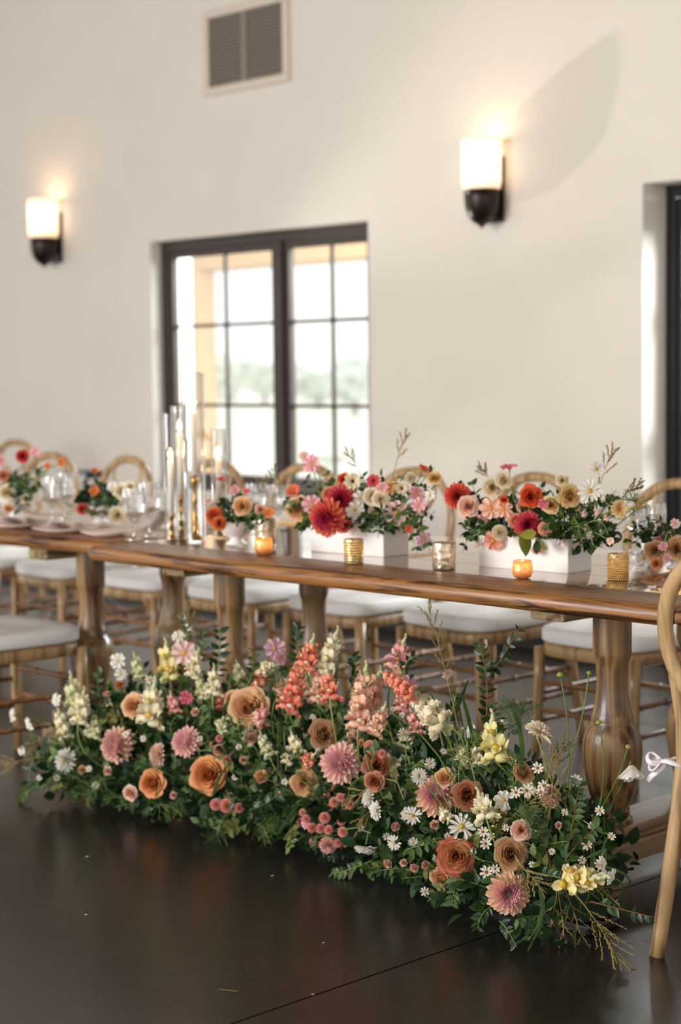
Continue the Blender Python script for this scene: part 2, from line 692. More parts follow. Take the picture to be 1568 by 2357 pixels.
def build_room():
    # long wall with a window and a door cut out of it
    xs = [-16, WIN[0], WIN[1], DOOR[0], DOOR[1], 4]
    zs = [0, WIN[2], WIN[3], DOOR[3], 4.4]
    b = MB()
    idx = {}

    def vid(x, y, z):
        k = (round(x, 4), round(y, 4), round(z, 4))
        if k not in idx:
            idx[k] = b.vert((x, y, z))
        return idx[k]

    def solid(i, j):
        xm, zm = (xs[i]+xs[i+1])/2, (zs[j]+zs[j+1])/2
        if WIN[0] < xm < WIN[1] and WIN[2] < zm < WIN[3]:
            return False
        if DOOR[0] < xm < DOOR[1] and DOOR[2] < zm < DOOR[3]:
            return False
        return True
    for i in range(len(xs)-1):
        for j in range(len(zs)-1):
            if solid(i, j):
                x0, x1, z0, z1 = xs[i], xs[i+1], zs[j], zs[j+1]
                b.face((vid(x0, WY, z0), vid(x1, WY, z0), vid(x1, WY, z1), vid(x0, WY, z1)))
                b.face((vid(x0, WY+WT, z0), vid(x0, WY+WT, z1), vid(x1, WY+WT, z1), vid(x1, WY+WT, z0)))
    for (x0, x1, z0, z1) in (WIN, DOOR):
        b.face((vid(x0, WY, z0), vid(x0, WY, z1), vid(x0, WY+WT, z1), vid(x0, WY+WT, z0)))
        b.face((vid(x1, WY, z0), vid(x1, WY+WT, z0), vid(x1, WY+WT, z1), vid(x1, WY, z1)))
        b.face((vid(x0, WY, z1), vid(x1, WY, z1), vid(x1, WY+WT, z1), vid(x0, WY+WT, z1)))
        b.face((vid(x0, WY, z0), vid(x0, WY+WT, z0), vid(x1, WY+WT, z0), vid(x1, WY, z0)))
    me = b.mesh('wall_back', M_WALL, smooth=False)
    struct('wall_back', me, 'long cream plaster wall of the hall with window and door openings')
    bb = mat_plain('dark_baseboard', '2a2320', rough=.5)
    struct('baseboard_back', box_mesh('baseboard_back', (-16, WY-.016, 0), (DOOR[0], WY, .11), bb, .003), 'dark baseboard along the cream wall')
    # ceiling
    struct('ceiling', MB().box((-16, -3, 4.4), (4, WY+WT, 4.5)).mesh('ceiling', M_CEIL, smooth=False), 'high pale ceiling of the hall')
    # polished dark concrete floor, sawn into slabs
    m, nt, p = nodes_of('polished_dark_concrete')
    tc = N(nt, 'ShaderNodeTexCoord')
    n1 = N(nt, 'ShaderNodeTexNoise')
    n1.inputs['Scale'].default_value = 1.3
    n1.inputs['Detail'].default_value = 7
    n1.inputs['Roughness'].default_value = .65
    nt.links.new(tc.outputs['Object'], n1.inputs[0])
    cr = N(nt, 'ShaderNodeValToRGB')
    cr.color_ramp.elements[0].position = .3
    cr.color_ramp.elements[1].position = .75
    cr.color_ramp.elements[0].color = lin('171513')
    cr.color_ramp.elements[1].color = lin('2c2825')
    nt.links.new(n1.outputs[0], cr.inputs[0])
    nt.links.new(cr.outputs[0], p.inputs['Base Color'])
    n2 = N(nt, 'ShaderNodeTexNoise')
    n2.inputs['Scale'].default_value = 45
    n2.inputs['Detail'].default_value = 5
    nt.links.new(tc.outputs['Object'], n2.inputs[0])
    rr = N(nt, 'ShaderNodeMapRange')
    rr.inputs[3].default_value = .2
    rr.inputs[4].default_value = .34
    nt.links.new(n1.outputs[0], rr.inputs[0])
    nt.links.new(rr.outputs[0], p.inputs['Roughness'])
    bp = N(nt, 'ShaderNodeBump')
    bp.inputs['Strength'].default_value = .05
    bp.inputs['Distance'].default_value = .004
    nt.links.new(n2.outputs[0], bp.inputs['Height'])
    nt.links.new(bp.outputs[0], p.inputs['Normal'])
    p.inputs['IOR'].default_value = 1.6
    MATS['floor'] = m
    fl = bpy.data.objects.new('floor', None)
    COL.objects.link(fl)
    fl['kind'] = 'structure'
    fl['label'] = 'polished dark concrete floor with sawn joints'
    a, c = at_z(469, 2357, 0), at_z(1210, 2142, 0)
    xj = (a.x+c.x)/2
    g = .003
    lo = mat_plain('joint_dirt', '0b0a09', rough=.9)
    link('joint_bed', MB().box((-16, -3, -.06), (4, WY+WT, -.012)).mesh('joint_bed', lo, smooth=False), fl)
    xcuts = [-16, xj-7.2, xj-3.6, xj, xj+3.6]
    ycuts = [-3, 1.55, 5.15, WY+WT]
    for i in range(len(xcuts)-1):
        for j in range(len(ycuts)-1):
            link('slab', MB().box((xcuts[i]+g, ycuts[j]+g, -.05), (xcuts[i+1]-g, ycuts[j+1]-g, 0)).mesh('slab', m, smooth=False), fl)


build_room()
NEW.clear()


def build_window():
    x0, x1, z0, z1 = WIN
    d0, d1 = WY+.075, WY+.135
    w = bpy.data.objects.new('window_1', None)
    COL.objects.link(w)
    w['kind'] = 'structure'
    w['label'] = 'two-sash bronze framed window with thin muntins in the cream wall'
    fw = .055
    f = [((x0, d0, z1-fw), (x1, d1, z1)), ((x0, d0, z0), (x1, d1, z0+fw)), ((x0, d0, z0+fw), (x0+fw, d1, z1-fw)), ((x1-fw, d0, z0+fw), (x1, d1, z1-fw))]
    for a, b in f:
        link('frame_rail', box_mesh('frame_rail', a, b, M_FRAME, .004), w)
    mx0, mx1 = -7.07, -6.935
    link('mullion', box_mesh('mullion', (mx0+.045, d0-.012, z0+fw), (mx1-.035, d1, z1-fw), M_FRAME, .004), w)
    for a, b in ((x0+fw, mx0+.045), (mx1-.035, x1-fw)):
        s = .04
        sash = link('sash', None, w)
        for q in (((a, d0+.008, z0+fw), (a+s, d1-.01, z1-fw)), ((b-s, d0+.008, z0+fw), (b, d1-.01, z1-fw)),
                  ((a+s, d0+.008, z1-fw-s), (b-s, d1-.01, z1-fw)), ((a+s, d0+.008, z0+fw), (b-s, d1-.01, z0+fw+s))):
            link('sash_rail', box_mesh('sash_rail', q[0], q[1], M_FRAME, .003), sash)
        mid = (a+b)/2+.02
        zz = [z0+fw+s, 1.106, 1.548, z1-fw-s]
        xx = [a+s, mid, b-s]
        t = .009
        link('muntin', box_mesh('muntin', (mid-t, d0+.02, zz[0]), (mid+t, d1-.02, zz[3]), M_FRAME, .002, 1), sash)
        for z in zz[1:3]:
            link('muntin', box_mesh('muntin', (xx[0], d0+.02, z-t), (xx[2], d1-.02, z+t), M_FRAME, .002, 1), sash)
        yp = (d0+d1)/2
        for i in range(2):
            for j in range(3):
                link('pane', MB().box((xx[i], yp-.002, zz[j]), (xx[i+1], yp+.002, zz[j+1])).mesh('pane', M_PANE, smooth=False), sash)


build_window()


def build_door():
    x0, x1, z0, z1 = DOOR
    d0, d1 = WY+.165, WY+.225
    w = bpy.data.objects.new('door_1', None)
    COL.objects.link(w)
    w['kind'] = 'structure'
    w['label'] = 'black steel glazed door set deep in the cream wall'
    fw = .05
    for a, b in (((x0, d0, 0), (x0+fw, d1, z1)), ((x1-fw, d0, 0), (x1, d1, z1)), ((x0+fw, d0, z1-fw), (x1-fw, d1, z1))):
        link('door_frame', box_mesh('door_frame', a, b, M_BLACK, .004), w)
    xm = (x0+x1)/2
    zs = [(.02, .34), (.52, .58), (1.0, 1.09), (1.55, 1.58), (z1-fw-.13, z1-fw-.005)]
    for a, b in ((x0+fw+.004, xm-.003), (xm+.003, x1-fw-.004)):
        leaf = link('door_leaf', None, w)
        st = .075
        link('stile', box_mesh('stile', (a, d0+.01, .02), (a+st*.35, d1-.01, z1-fw-.005), M_BLACK, .003), leaf)
        link('stile', box_mesh('stile', (b-st, d0+.01, .02), (b, d1-.01, z1-fw-.005), M_BLACK, .003), leaf)
        for q in zs:
            link('rail', box_mesh('rail', (a+st*.35, d0+.01, q[0]), (b-st, d1-.01, q[1]), M_BLACK, .003), leaf)
        for i in range(4):
            link('pane', MB().box((a+st*.35, d0+.028, zs[i][1]), (b-st, d0+.032, zs[i+1][0])).mesh('pane', M_PANE, smooth=False), leaf)


build_door()

# ------------------------------------------------------------------ outside the window: porch, garden


def build_outside():
    stucco = mat_plain('tan_stucco', 'b8925e', rough=.9, var=.05)
    cream = mat_plain('cream_stucco', 'e6d8c0', rough=.9, var=.04)
    gm = mat_plain('glare_pale_lawn', 'e6e8d8', rough=.95, var=.12, scale=.6)  # outdoor glare is put into this near-white lawn colour
    pm = mat_plain('porch_concrete', '8f8a80', rough=.9, var=.06)
    g = struct('ground', MB().box((-90, WY+4.2, -.35), (40, 120, -.1)).mesh('ground', gm, smooth=False), 'lawn beyond the porch with bright glare in its pale colour')
    struct('porch_floor', MB().box((-30, WY+WT, -.12), (6, WY+4.2, -.02)).mesh('porch_floor', pm, smooth=False), 'pale concrete porch floor outside the window')
    b = MB().box((-30, WY+2.9, at_y(560, 612, WY+2.9).z), (6, WY+3.3, 3.3)).mesh('porch_beam', stucco, smooth=False)
    tag(link('porch_beam', b), 'tan stucco beam spanning the porch outside the window', 'beam')
    # a square stucco pillar seen through the farther sash
    for px0, px1, lab in ((408, 456, 'tan stucco porch pillar seen through the farther window sash'),):
        Y = WY+2.9
        xa, xb = at_y(px0, 800, Y).x, at_y(px0+48, 800, Y).x
        t = thing('porch_pillar', lab, 'pillar', ((xa+xb)/2, Y+.1, -.02))
        w = (xb-xa)/2
        link('shaft', box_mesh('shaft', (-w, -.1, 0), (w, .1, at_y(560, 612, WY+2.9).z+.02), stucco, .02), t)
        link('plinth', box_mesh('plinth', (-w-.05, -.15, 0), (w+.05, .15, .3), cream, .02), t)
    hz = [mat_leaf('haze_pale_tree_%d' % i, a, c, rough=.8, trans=.3) for i, (a, c) in enumerate((('d2dccc', 'eef3e6'), ('d6e0da', 'f2f6f0'), ('c8d6c2', 'e8efdf')))]  # overexposed haze is put into these near-white leaf colours
    rr = random.Random(5)
    spots = []
    for k in range(9):
        px = 480+k*48+rr.uniform(-15, 15)
        Y = 34+5.5*((k*4) % 9)
        p = at_y(px, 1000, Y)
        spots.append((p.x, Y, rr.uniform(1.3, 2.3)))
    for k, (x, y, h) in enumerate(spots):
        t = thing('garden_tree', 'haze-coloured pale green tree far beyond the porch lawn', 'tree', (x, y, -.12), 0, 'haze-coloured trees beyond the lawn')
        link('trunk', MB().tube([(0, 0, 0), (.05, 0, h*.25), (0, .05, h*.5)], .12, 6).mesh('trunk', M_TWIG), t)
        b = MB()
        for q in range(420):
            d = Vector((rr.gauss(0, 1), rr.gauss(0, 1), rr.gauss(0, 1))).normalized()
            R = h*.42*(.6+.4*rr.random())*(1+.25*math.sin(d.x*5+k)*math.cos(d.z*4))
            c = Vector((0, 0, h*.62))+Vector((d.x*R*1.25, d.y*R*1.25, d.z*R*.85))
            M = T(*c) @ face_to(d+Vector((rr.uniform(-.6, .6), rr.uniform(-.6, .6), rr.uniform(-.6, .6)))) @ S(h*.09)
            b.face([b.vert(M @ Vector(v)) for v in ((-1, -.6, 0), (0, -1, .1), (1, -.3, 0), (.7, .8, .1), (-.5, 1, 0))])
        link('crown', b.mesh('crown', hz[k % 3], smooth=False), t)['kind'] = 'stuff'


build_outside()
NEW.clear()

# ------------------------------------------------------------------ wall fittings


def build_vent():
    x0, x1, z0, z1 = -7.436, -6.842, 2.813, 3.176
    gr = mat_plain('pale_grille_paint', 'd6c9bb', rough=.6, var=.02)
    sl = mat_plain('grey_grille_slat', '8a7f72', rough=.6, var=.02)
    dk = mat_plain('dark_duct', '4a443d', rough=.9)
    t = thing('air_vent', 'square metal air return grille high on the cream wall', 'vent', (x0, WY, z0))
    w, h = x1-x0, z1-z0
    link('backing', box_mesh('backing', (0, -.004, 0), (w, -.001, h), dk, .0005, 1), t)
    b = .045
    for lo, hi in (((-b, -.022, h), (w+b, 0, h+b)), ((-b, -.022, -b), (w+b, 0, 0)), ((-b, -.022, 0), (0, 0, h)), ((w, -.022, 0), (w+b, 0, h))):
        link('frame', box_mesh('frame', lo, hi, gr, .004), t)
    c = w*.485
    link('center_bar', box_mesh('center_bar', (c-.02, -.018, 0), (c+.02, -.004, h), sl, .002, 1), t)
    n = 19
    for a, e in ((0, c-.02), (c+.02, w)):
        me = MB().box((a, -.0012, -.0062), (e, .0012, .0062)).mesh('slat', sl, smooth=False)
        for i in range(n):
            link('slat', me, t, T(0, -.011, h*(i+.5)/n) @ RX(math.radians(38)))


build_vent()


def build_sconce(px, label):
    p = at_y(px, 430 if px > 500 else 515, WY)
    t = thing('wall_sconce', label, 'sconce', (p.x, WY, 1.935), 0, 'bronze wall sconces')
    cy = -.105
    R = .09
    bz = MB().lathe([(0, -.012), (.006, -.008), (.009, 0), (.02, .006), (.045, .022), (.066, .052), (.078, .09), (.081, .13), (.081, .155), (.083, .156), (.083, .165), (.07, .165), (.07, .15), (0, .15)], 28, M=T(0, cy, 0)).mesh('bowl', M_BRONZE)
    link('bowl', bz, t)
    link('wall_plate', box_mesh('wall_plate', (-.05, -.014, .02), (.05, 0, .32), M_BRONZE, .006), t)
    link('arm', MB().tube([(0, -.01, .1), (0, cy+.08, .1)], .016, 10).mesh('arm', M_BRONZE), t)
    # frosted glass cylinder that glows from the bulb inside it
    m, nt, pr = nodes_of('frosted_lamp_glass')
    pr.inputs['Base Color'].default_value = lin('f4e6d2')
    pr.inputs['Roughness'].default_value = .3
    pr.inputs['Emission Color'].default_value = lin('ffd3a2')
    pr.inputs['Emission Strength'].default_value = 1.0
    tc = N(nt, 'ShaderNodeUVMap', uv_map='UVMap')
    sp = N(nt, 'ShaderNodeSeparateXYZ')
    nt.links.new(tc.outputs[0], sp.inputs[0])
    cr = N(nt, 'ShaderNodeValToRGB')
    e = cr.color_ramp.elements
    e[0].position, e[0].color = 0, (.55, .3, .13, 1)
    e[1].position, e[1].color = 1, (.75, .46, .22, 1)
    for ps, c in ((.25, (1.15, .8, .48, 1)), (.55, (1.5, 1.15, .78, 1)), (.85, (1.2, .85, .52, 1))):
        q = e.new(ps)
        q.color = c
    nt.links.new(sp.outputs[1], cr.inputs[0])
    nt.links.new(cr.outputs[0], pr.inputs['Emission Color'])
    prof = [(R*.93, .165), (R, .2), (R, .28), (R, .36), (R*.98, .395), (R*.955, .395), (R*.955, .3)]
    g = MB().lathe(prof, 32, M=T(0, cy, 0), cap=False)
    g.uv = [(u, min(1, v*1.5)) for u, v in g.uv]
    link('glass_shade', g.mesh('glass_shade', m), t)
    link('bulb', MB().lathe([(.012, .17), (.012, .2), (.03, .235), (.032, .26), (.02, .285), (0, .292)], 16, M=T(0, cy, 0)).mesh('bulb', mat_emit('warm_bulb', 'ffc88a', 6)), t)
    l = bpy.data.lights.new('sconce_bulb_light', 'POINT')
    l.energy = .9
    l.color = (1, .62, .34)
    l.shadow_soft_size = .04
    lo = bpy.data.objects.new('sconce_bulb_light', l)
    COL.objects.link(lo)
    lo.parent = t
    lo.location = (0, cy, .36)


build_sconce(1144, 'lit bronze wall sconce between the window and the door')
build_sconce(133, 'lit bronze wall sconce on the far side of the window')

# ------------------------------------------------------------------ tables
TZ = .76
TY0, TDEP = 3.16, .94


def build_table(x0, x1, y0, trestles, label):
    t = thing('farm_table', label, 'table', ((x0+x1)/2, y0+TDEP/2, 0), 0, 'long wooden farm tables')
    L = (x1-x0)/2
    th = .046
    npl = 5
    pw = TDEP/npl
    for i in range(npl):
        ya, yb = -TDEP/2+i*pw, -TDEP/2+(i+1)*pw
        g = .0012
        b = MB()
        # cross-section of the board: the outer boards carry a rounded nose
        def prof(side):
            pts = []
            for k in range(9):
                a = -math.pi/2+math.pi*k/8
                pts.append((math.cos(a)*.02, th/2+math.sin(a)*th/2))
            return pts
        if i == 0:
            sec = [(ya+.02-c, TZ-th+z) for c, z in prof(0)][::1] + [(yb-g, TZ), (yb-g, TZ-th)]
        elif i == npl-1:
            sec = [(ya+g, TZ-th)] + [(yb-.02+c, TZ-th+z) for c, z in prof(1)] + [(ya+g, TZ)]
        else:
            sec = [(ya+g, TZ-th), (yb-g, TZ-th), (yb-g, TZ-.001), (yb-g-.001, TZ), (ya+g+.001, TZ), (ya+g, TZ-.001)]
        ends = [(-L, .016), (-L+.006, .005), (-L+.018, 0), (L-.018, 0), (L-.006, .005), (L, .016)]
        n = len(sec)
        for ex, ins in ends:
            for (yy, zz) in sec:
                k = 1-ins/(th/2)*.8
                # round the end over
                z2 = (TZ-th/2)+(zz-(TZ-th/2))*k
                y2 = yy
                if i == 0 and yy < yb-.03:
                    y2 = yy+ins*.9
                if i == npl-1 and yy > ya+.03:
                    y2 = yy-ins*.9
                b.vert((ex, y2, z2))
        for j in range(len(ends)-1):
            for q in range(n):
                r = (q+1) % n
                b.face((j*n+q, j*n+r, (j+1)*n+r, (j+1)*n+q))
        b.face(list(range(n))[::-1])
        b.face([(len(ends)-1)*n+q for q in range(n)])
        me = b.mesh('plank', M_EDGE if i in (0,) else M_TOP)
        bm = bmesh.new()
        bm.from_mesh(me)
        bmesh.ops.recalc_face_normals(bm, faces=bm.faces)
        bm.to_mesh(me)
        bm.free()
        me.set_sharp_from_angle(angle=math.radians(40))
        link('plank', me, t)
    legp = [(.064, .165), (.065, .174), (.058, .18), (.055, .185), (.0545, .205), (.06, .212), (.07, .232), (.083, .27), (.0915, .31), (.0945, .34), (.092, .37), (.083, .395), (.068, .413),
            (.0665, .419), (.0665, .428), (.062, .436), (.056, .455), (.0505, .485), (.0485, .515), (.0495, .545), (.053, .565), (.0585, .577), (.0605, .585), (.0605, .672), (.0605, .716)]
    legp = [(r*.79, z) for r, z in legp]
    lm = MB().lathe(legp, 32).mesh('leg', M_LEG)
    lm.set_sharp_from_angle(angle=math.radians(35))
    for x, ys in trestles:
        lx = x-(x0+x1)/2
        yy = [v-(y0+TDEP/2) for v in ys]
        for v in yy:
            link('leg', lm, t, T(lx, v, 0))
        ym = sum(yy)/2
        link('foot_rail', box_mesh('foot_rail', (lx-.066, ym-.30, .13), (lx+.066, ym+.36, .166), M_FOOT, .006), t)
        link('foot_base', box_mesh('foot_base', (lx-.075, ym-.335, .078), (lx+.075, ym+.4, .13), M_FOOT, .006), t)
        for s in (-1, 1):
            link('foot_pad', box_mesh('foot_pad', (lx-.055, ym+s*.27-.05, 0), (lx+.055, ym+s*.27+.05, .078), M_FOOT, .004), t)
        link('cleat', box_mesh('cleat', (lx-.128, ym-.335, .674), (lx-.022, ym+.335, .713), M_CLEAT, .006), t)
    return t


build_table(-4.43, -2.275, TY0, [(-2.643, (3.45, 3.8)), (-4.095, (3.45, 3.8))], 'brown farm table carrying the two white flower boxes')
build_table(-6.62, -4.445, TY0+.105, [(-4.825, (3.46, 3.81)), (-6.25, (3.46, 3.81))], 'brown farm table carrying plates and folded napkins')
build_table(-2.262, -.1, TY0, [(-1.5, (3.45, 3.8)), (-.5, (3.45, 3.8))], 'brown farm table behind the round-backed bentwood chair')

# ------------------------------------------------------------------ chairs
SEAT_Z = .42


def bamboo(b, p, q, r, rings=2):
    p, q = Vector(p), Vector(q)
    n = 12
    pts = [p.lerp(q, i/n) for i in range(n+1)]
    b.tube(pts, r, 8)
    d = (q-p)
    for k in range(rings):
        s = (k+1)/(rings+1)
        c = p+d*s
        u = d.normalized()*.009
        b.tube([c-u, c-u*.4, c+u*.4, c+u], lambda t: r*(1.0 if t in (0, 1) else 1.35), 8)


def build_chair(label, group, stretchers=True, crossback=True):
    t = thing('bentwood_chair', label, 'chair', group=group)
    fw, bw, dep = .215, .19, .215
    # seat frame
    out = []
    for i in range(40):
        a = 2*math.pi*i/40
        c, s = math.cos(a), math.sin(a)
        k = 4.5
        x = math.copysign(abs(c)**(2/k), c)
        y = math.copysign(abs(s)**(2/k), s)
        out.append((x*(bw+(fw-bw)*(y+1)/2), y*dep))

    def slab(z0, z1, grow, puff, mat, name, seg=1):
        b = MB()
        lay = [(z0, grow-.006), (z0+.006, grow), (z1-.012, grow), (z1-.004, grow-.006), (z1, grow-.018), (z1+puff*.6, grow-.09), (z1+puff, grow-.16)]
        n = len(out)
        for z, g in lay:
            for x, y in out:
                l = math.hypot(x, y)
                b.vert((x*(l+g)/l, y*(l+g)/l, z))
        for j in range(len(lay)-1):
            for i in range(n):
                k = (i+1) % n
                b.face((j*n+i, j*n+k, (j+1)*n+k, (j+1)*n+i))
        b.face(list(range(n))[::-1])
        b.face([(len(lay)-1)*n+i for i in range(n)])
        return b.mesh(name, mat)
    link('seat', slab(SEAT_Z-.045, SEAT_Z, 0, .001, M_CHAIR, 'seat'), t)
    link('cushion', slab(SEAT_Z+.001, SEAT_Z+.05, .006, .016, M_CUSH, 'cushion'), t)
    # front legs
    for s in (-1, 1):
        fx = s*(fw-.02)
        link('leg', MB().tube([(fx, dep-.025, SEAT_Z-.02), (fx, dep-.022, .3), (fx+s*.004, dep-.018, .15), (fx+s*.01, dep-.012, 0)], lambda u: .0195-.005*u, 10).mesh('leg', M_CHAIR), t)
        # back leg, rising past the seat to the hoop
        bx = s*(bw-.005)
        pts = [(s*.222, -.275, 0), (s*.207, -.255, .16), (s*.192, -.235, .32), (s*.186, -.222, .44), (s*.188, -.222, .52), (s*.196, -.232, .6), (s*.203, -.243, .67)]
        pp = []
        for i in range(len(pts)-1):
            for k in range(3):
                pp.append(Vector(pts[i]).lerp(Vector(pts[i+1]), k/3))
        pp.append(Vector(pts[-1]))
        link('leg', MB().tube(pp, lambda u: .0165+.004*math.sin(u*2.6), 10).mesh('leg', M_CHAIR), t)
    # oval back hoop
    pts = []
    zc, a, h = .715, .212, .19

    def lean(z):
        return -.222-max(0, z-.45)*.14
    for i in range(48):
        q = 2*math.pi*i/48
        c, s = math.cos(q), math.sin(q)
        x = a*math.copysign(abs(c)**.9, c)
        z = zc+h*math.copysign(abs(s)**.95, s)
        pts.append((x, lean(z), z))
    hoop = MB().tube(pts, .019, 8, closed=True, flat=.72, upv=(0, 1, 0)).mesh('back_hoop', M_CHAIR)
    link('back_hoop', hoop, t)
    if crossback:
        for s in (-1, 1):
            pts = []
            for i in range(15):
                v = i/14
                z = zc+h*.86-(h*1.72)*v
                x = s*(.105-.21*v+.05*math.sin(v*2*math.pi))
                pts.append((x, lean(z)-.004*s, z))
            link('back_slat', MB().tube(pts, .011, 6, flat=.45, upv=(0, 1, 0)).mesh('back_slat', M_CHAIR), t)
    if stretchers:
        f, r = dep-.02, -.245
        for z in (.16, .25):
            for s in (-1, 1):
                b = MB()
                bamboo(b, (s*.199, f, z), (s*(.20), r-.01, z+.01), .009)
                link('stretcher', b.mesh('stretcher', M_CHAIRD), t)
        for z in (.20, .29):
            b = MB()
            bamboo(b, (-.197, f, z), (.197, f, z), .009)
            link('stretcher', b.mesh('stretcher', M_CHAIRD), t)
        b = MB()
        bamboo(b, (-.20, r-.005, .23), (.20, r-.005, .23), .009)
        link('stretcher', b.mesh('stretcher', M_CHAIRD), t)
    return t


FARX = [-2.80, -3.39, -4.02, -4.60, -5.16, -5.74, -6.36, -6.95]
g = 'cushioned chairs along the wall side of the tables'
proto = build_chair('wooden bentwood chair with ivory cushion on the wall side of the tables', g)
FAR_LABEL = ['wooden chair with ivory cushion on the wall side, next to the glazed door', 'wooden chair with ivory cushion on the wall side, behind the bulbous front table leg',
             'wooden chair with ivory cushion on the wall side, behind the box with red ranunculus', 'wooden chair with ivory cushion on the wall side, behind the box with crimson dahlia',
             'wooden chair with ivory cushion on the wall side, behind the bowl beside the hurricanes', 'wooden chair with ivory cushion on the wall side, behind the joint between two tables',
             'wooden chair with ivory cushion on the wall side, behind the bowl among the napkins', 'wooden chair with ivory cushion on the wall side, at the plate-laid table end']
proto['label'] = FAR_LABEL[0]
proto.location = (FARX[0], 4.5, 0)
proto.rotation_euler = (0, 0, math.pi+.05)
for i, x in enumerate(FARX[1:]):
    copy_tree(proto, (x, 4.5+RND.uniform(-.02, .03), 0), math.pi+RND.uniform(-.08, .08), FAR_LABEL[i+1])
c = copy_tree(proto, (-8.52, 5.35, 0), math.pi+.1, 'wooden bentwood chair standing alone against the cream wall')
del c['group']
left_chair = copy_tree(proto, (-4.90, 3.138, 0), 0.0, 'wooden chair with ivory cushion pushed up to the plate-laid table')
del left_chair['group']
right_chair = build_chair('round-backed bentwood chair with a white ribbon tied to its leg', None, stretchers=False)
right_chair.location = (-2.03, 3.372, 0)


def ribbon(loc, rz, label, s=1.0):
    t = thing('ribbon_tie', label, 'ribbon', loc, rz, None)
    ring = []
    for i in range(20):
        a = 2*math.pi*i/20
        ring.append((math.cos(a)*.0245*s, math.sin(a)*.0245*s, .004*math.sin(a*2)))
    link('band', MB().tube(ring, .009*s, 6, closed=True, flat=.5).mesh('band', M_RIB), t)
    for k, (dx, dz) in enumerate(((-1, .25), (-.8, -.5))):
        pts = []
        for i in range(12):
            v = i/11
            a = v*2*math.pi
            pts.append((-.028*s+dx*.032*s*math.sin(v*math.pi), .01*math.sin(a), dz*.03*s*math.sin(v*math.pi)+.009*s*math.sin(a)))
        link('loop', MB().tube(pts, .0075*s, 6, flat=.4).mesh('loop', M_RIB), t)
    for k, (dx, dz) in enumerate(((-.028, -.045), (-.012, -.03))):
        pts = [(-.026*s+dx*s*v+.006*math.sin(v*5)*s, 0, dz*s*v) for v in [i/7 for i in range(8)]]
        link('tail', MB().tube(pts, lambda u: .005*s+.004*u*s, 6, flat=.35).mesh('tail', M_RIB), t)
    return t


p = at_y(1545, 1755, 3.13)
ribbon((p.x, 3.145, p.z), math.radians(35), 'white ribbon knotted around the leg of the round-backed chair')
p = at_y(165, 1475, 3.372)
tt = thing('ribbon_tie', 'white cushion tie hanging from the seat beside the turned table leg', 'ribbon', (p.x, 3.372, p.z))
link('tail', MB().tube([(0, 0, .03), (-.012, 0, .01), (-.008, 0, -.02), (-.012, 0, -.06)], .007, 6, flat=.4).mesh('tail', M_RIB), tt)
link('knot', MB().lathe([(0, -.01), (.009, -.004), (.009, .004), (0, .01)], 10, M=T(0, 0, .03)).mesh('knot', M_RIB), tt)

# ------------------------------------------------------------------ things on the tables


def vessel_mats():
    def glow(name, col, em, strength, rough):
        m, nt, p = nodes_of(name)
        tc = N(nt, 'ShaderNodeTexCoord')
        vz = N(nt, 'ShaderNodeTexVoronoi')
        vz.inputs['Scale'].default_value = 90
        nt.links.new(tc.outputs['Object'], vz.inputs[0])
        cr = N(nt, 'ShaderNodeValToRGB')
        c = lin(col)
        cr.color_ramp.elements[0].color = tuple(v*.55 for v in c[:3])+(1,)
        cr.color_ramp.elements[1].color = c
        nt.links.new(vz.outputs['Distance'], cr.inputs[0])
        nt.links.new(cr.outputs[0], p.inputs['Base Color'])
        p.inputs['Metallic'].default_value = .75
        p.inputs['Roughness'].default_value = rough
        bp = N(nt, 'ShaderNodeBump')
        bp.inputs['Strength'].default_value = .5
        bp.inputs['Distance'].default_value = .003
        nt.links.new(vz.outputs['Distance'], bp.inputs['Height'])
        nt.links.new(bp.outputs[0], p.inputs['Normal'])
        tr = N(nt, 'ShaderNodeBsdfTranslucent')
        tr.inputs[0].default_value = lin(em)
        mx = N(nt, 'ShaderNodeMixShader')
        mx.inputs[0].default_value = strength
        nt.links.new(p.outputs[0], mx.inputs[1])
        nt.links.new(tr.outputs[0], mx.inputs[2])
        nt.links.new(mx.outputs[0], nt.nodes['Material Output'].inputs[0])
        MATS[name] = m
        return m
    return (glow('gilt_votive_glass', 'dcc48e', 'f2d8a8', .22, .25), glow('mercury_glass', 'd0c2aa', 'f0d4b0', .16, .2), glow('amber_crackle_glass', 'e6c492', 'f6d3a2', .38, .3))


M_GILT, M_MERC, M_AMBER = vessel_mats()
M_FLAME = mat_emit('candle_flame', 'ffc070', 14)


def candle_light(parent, loc, power):
    l = bpy.data.lights.new('candle_light', 'POINT')
    l.energy = power
    l.color = (1, .72, .42)
    l.shadow_soft_size = .012
    o = bpy.data.objects.new('candle_light', l)
    COL.objects.link(o)
    o.parent = parent
    o.location = loc


FLAME = MB().lathe([(0, 0), (.0035, .003), (.005, .009), (.0042, .016), (.002, .023), (0, .03)], 10).mesh('flame', M_FLAME)


def column(px, py, Yoff):
    """a spot on the table top in the photograph's column px, Yoff behind the spot seen at (px, py)"""
    Y = at_z(px, py, TZ).y+Yoff
    q = at_y(px, py, Y)
    return Vector((q.x, Y, TZ))


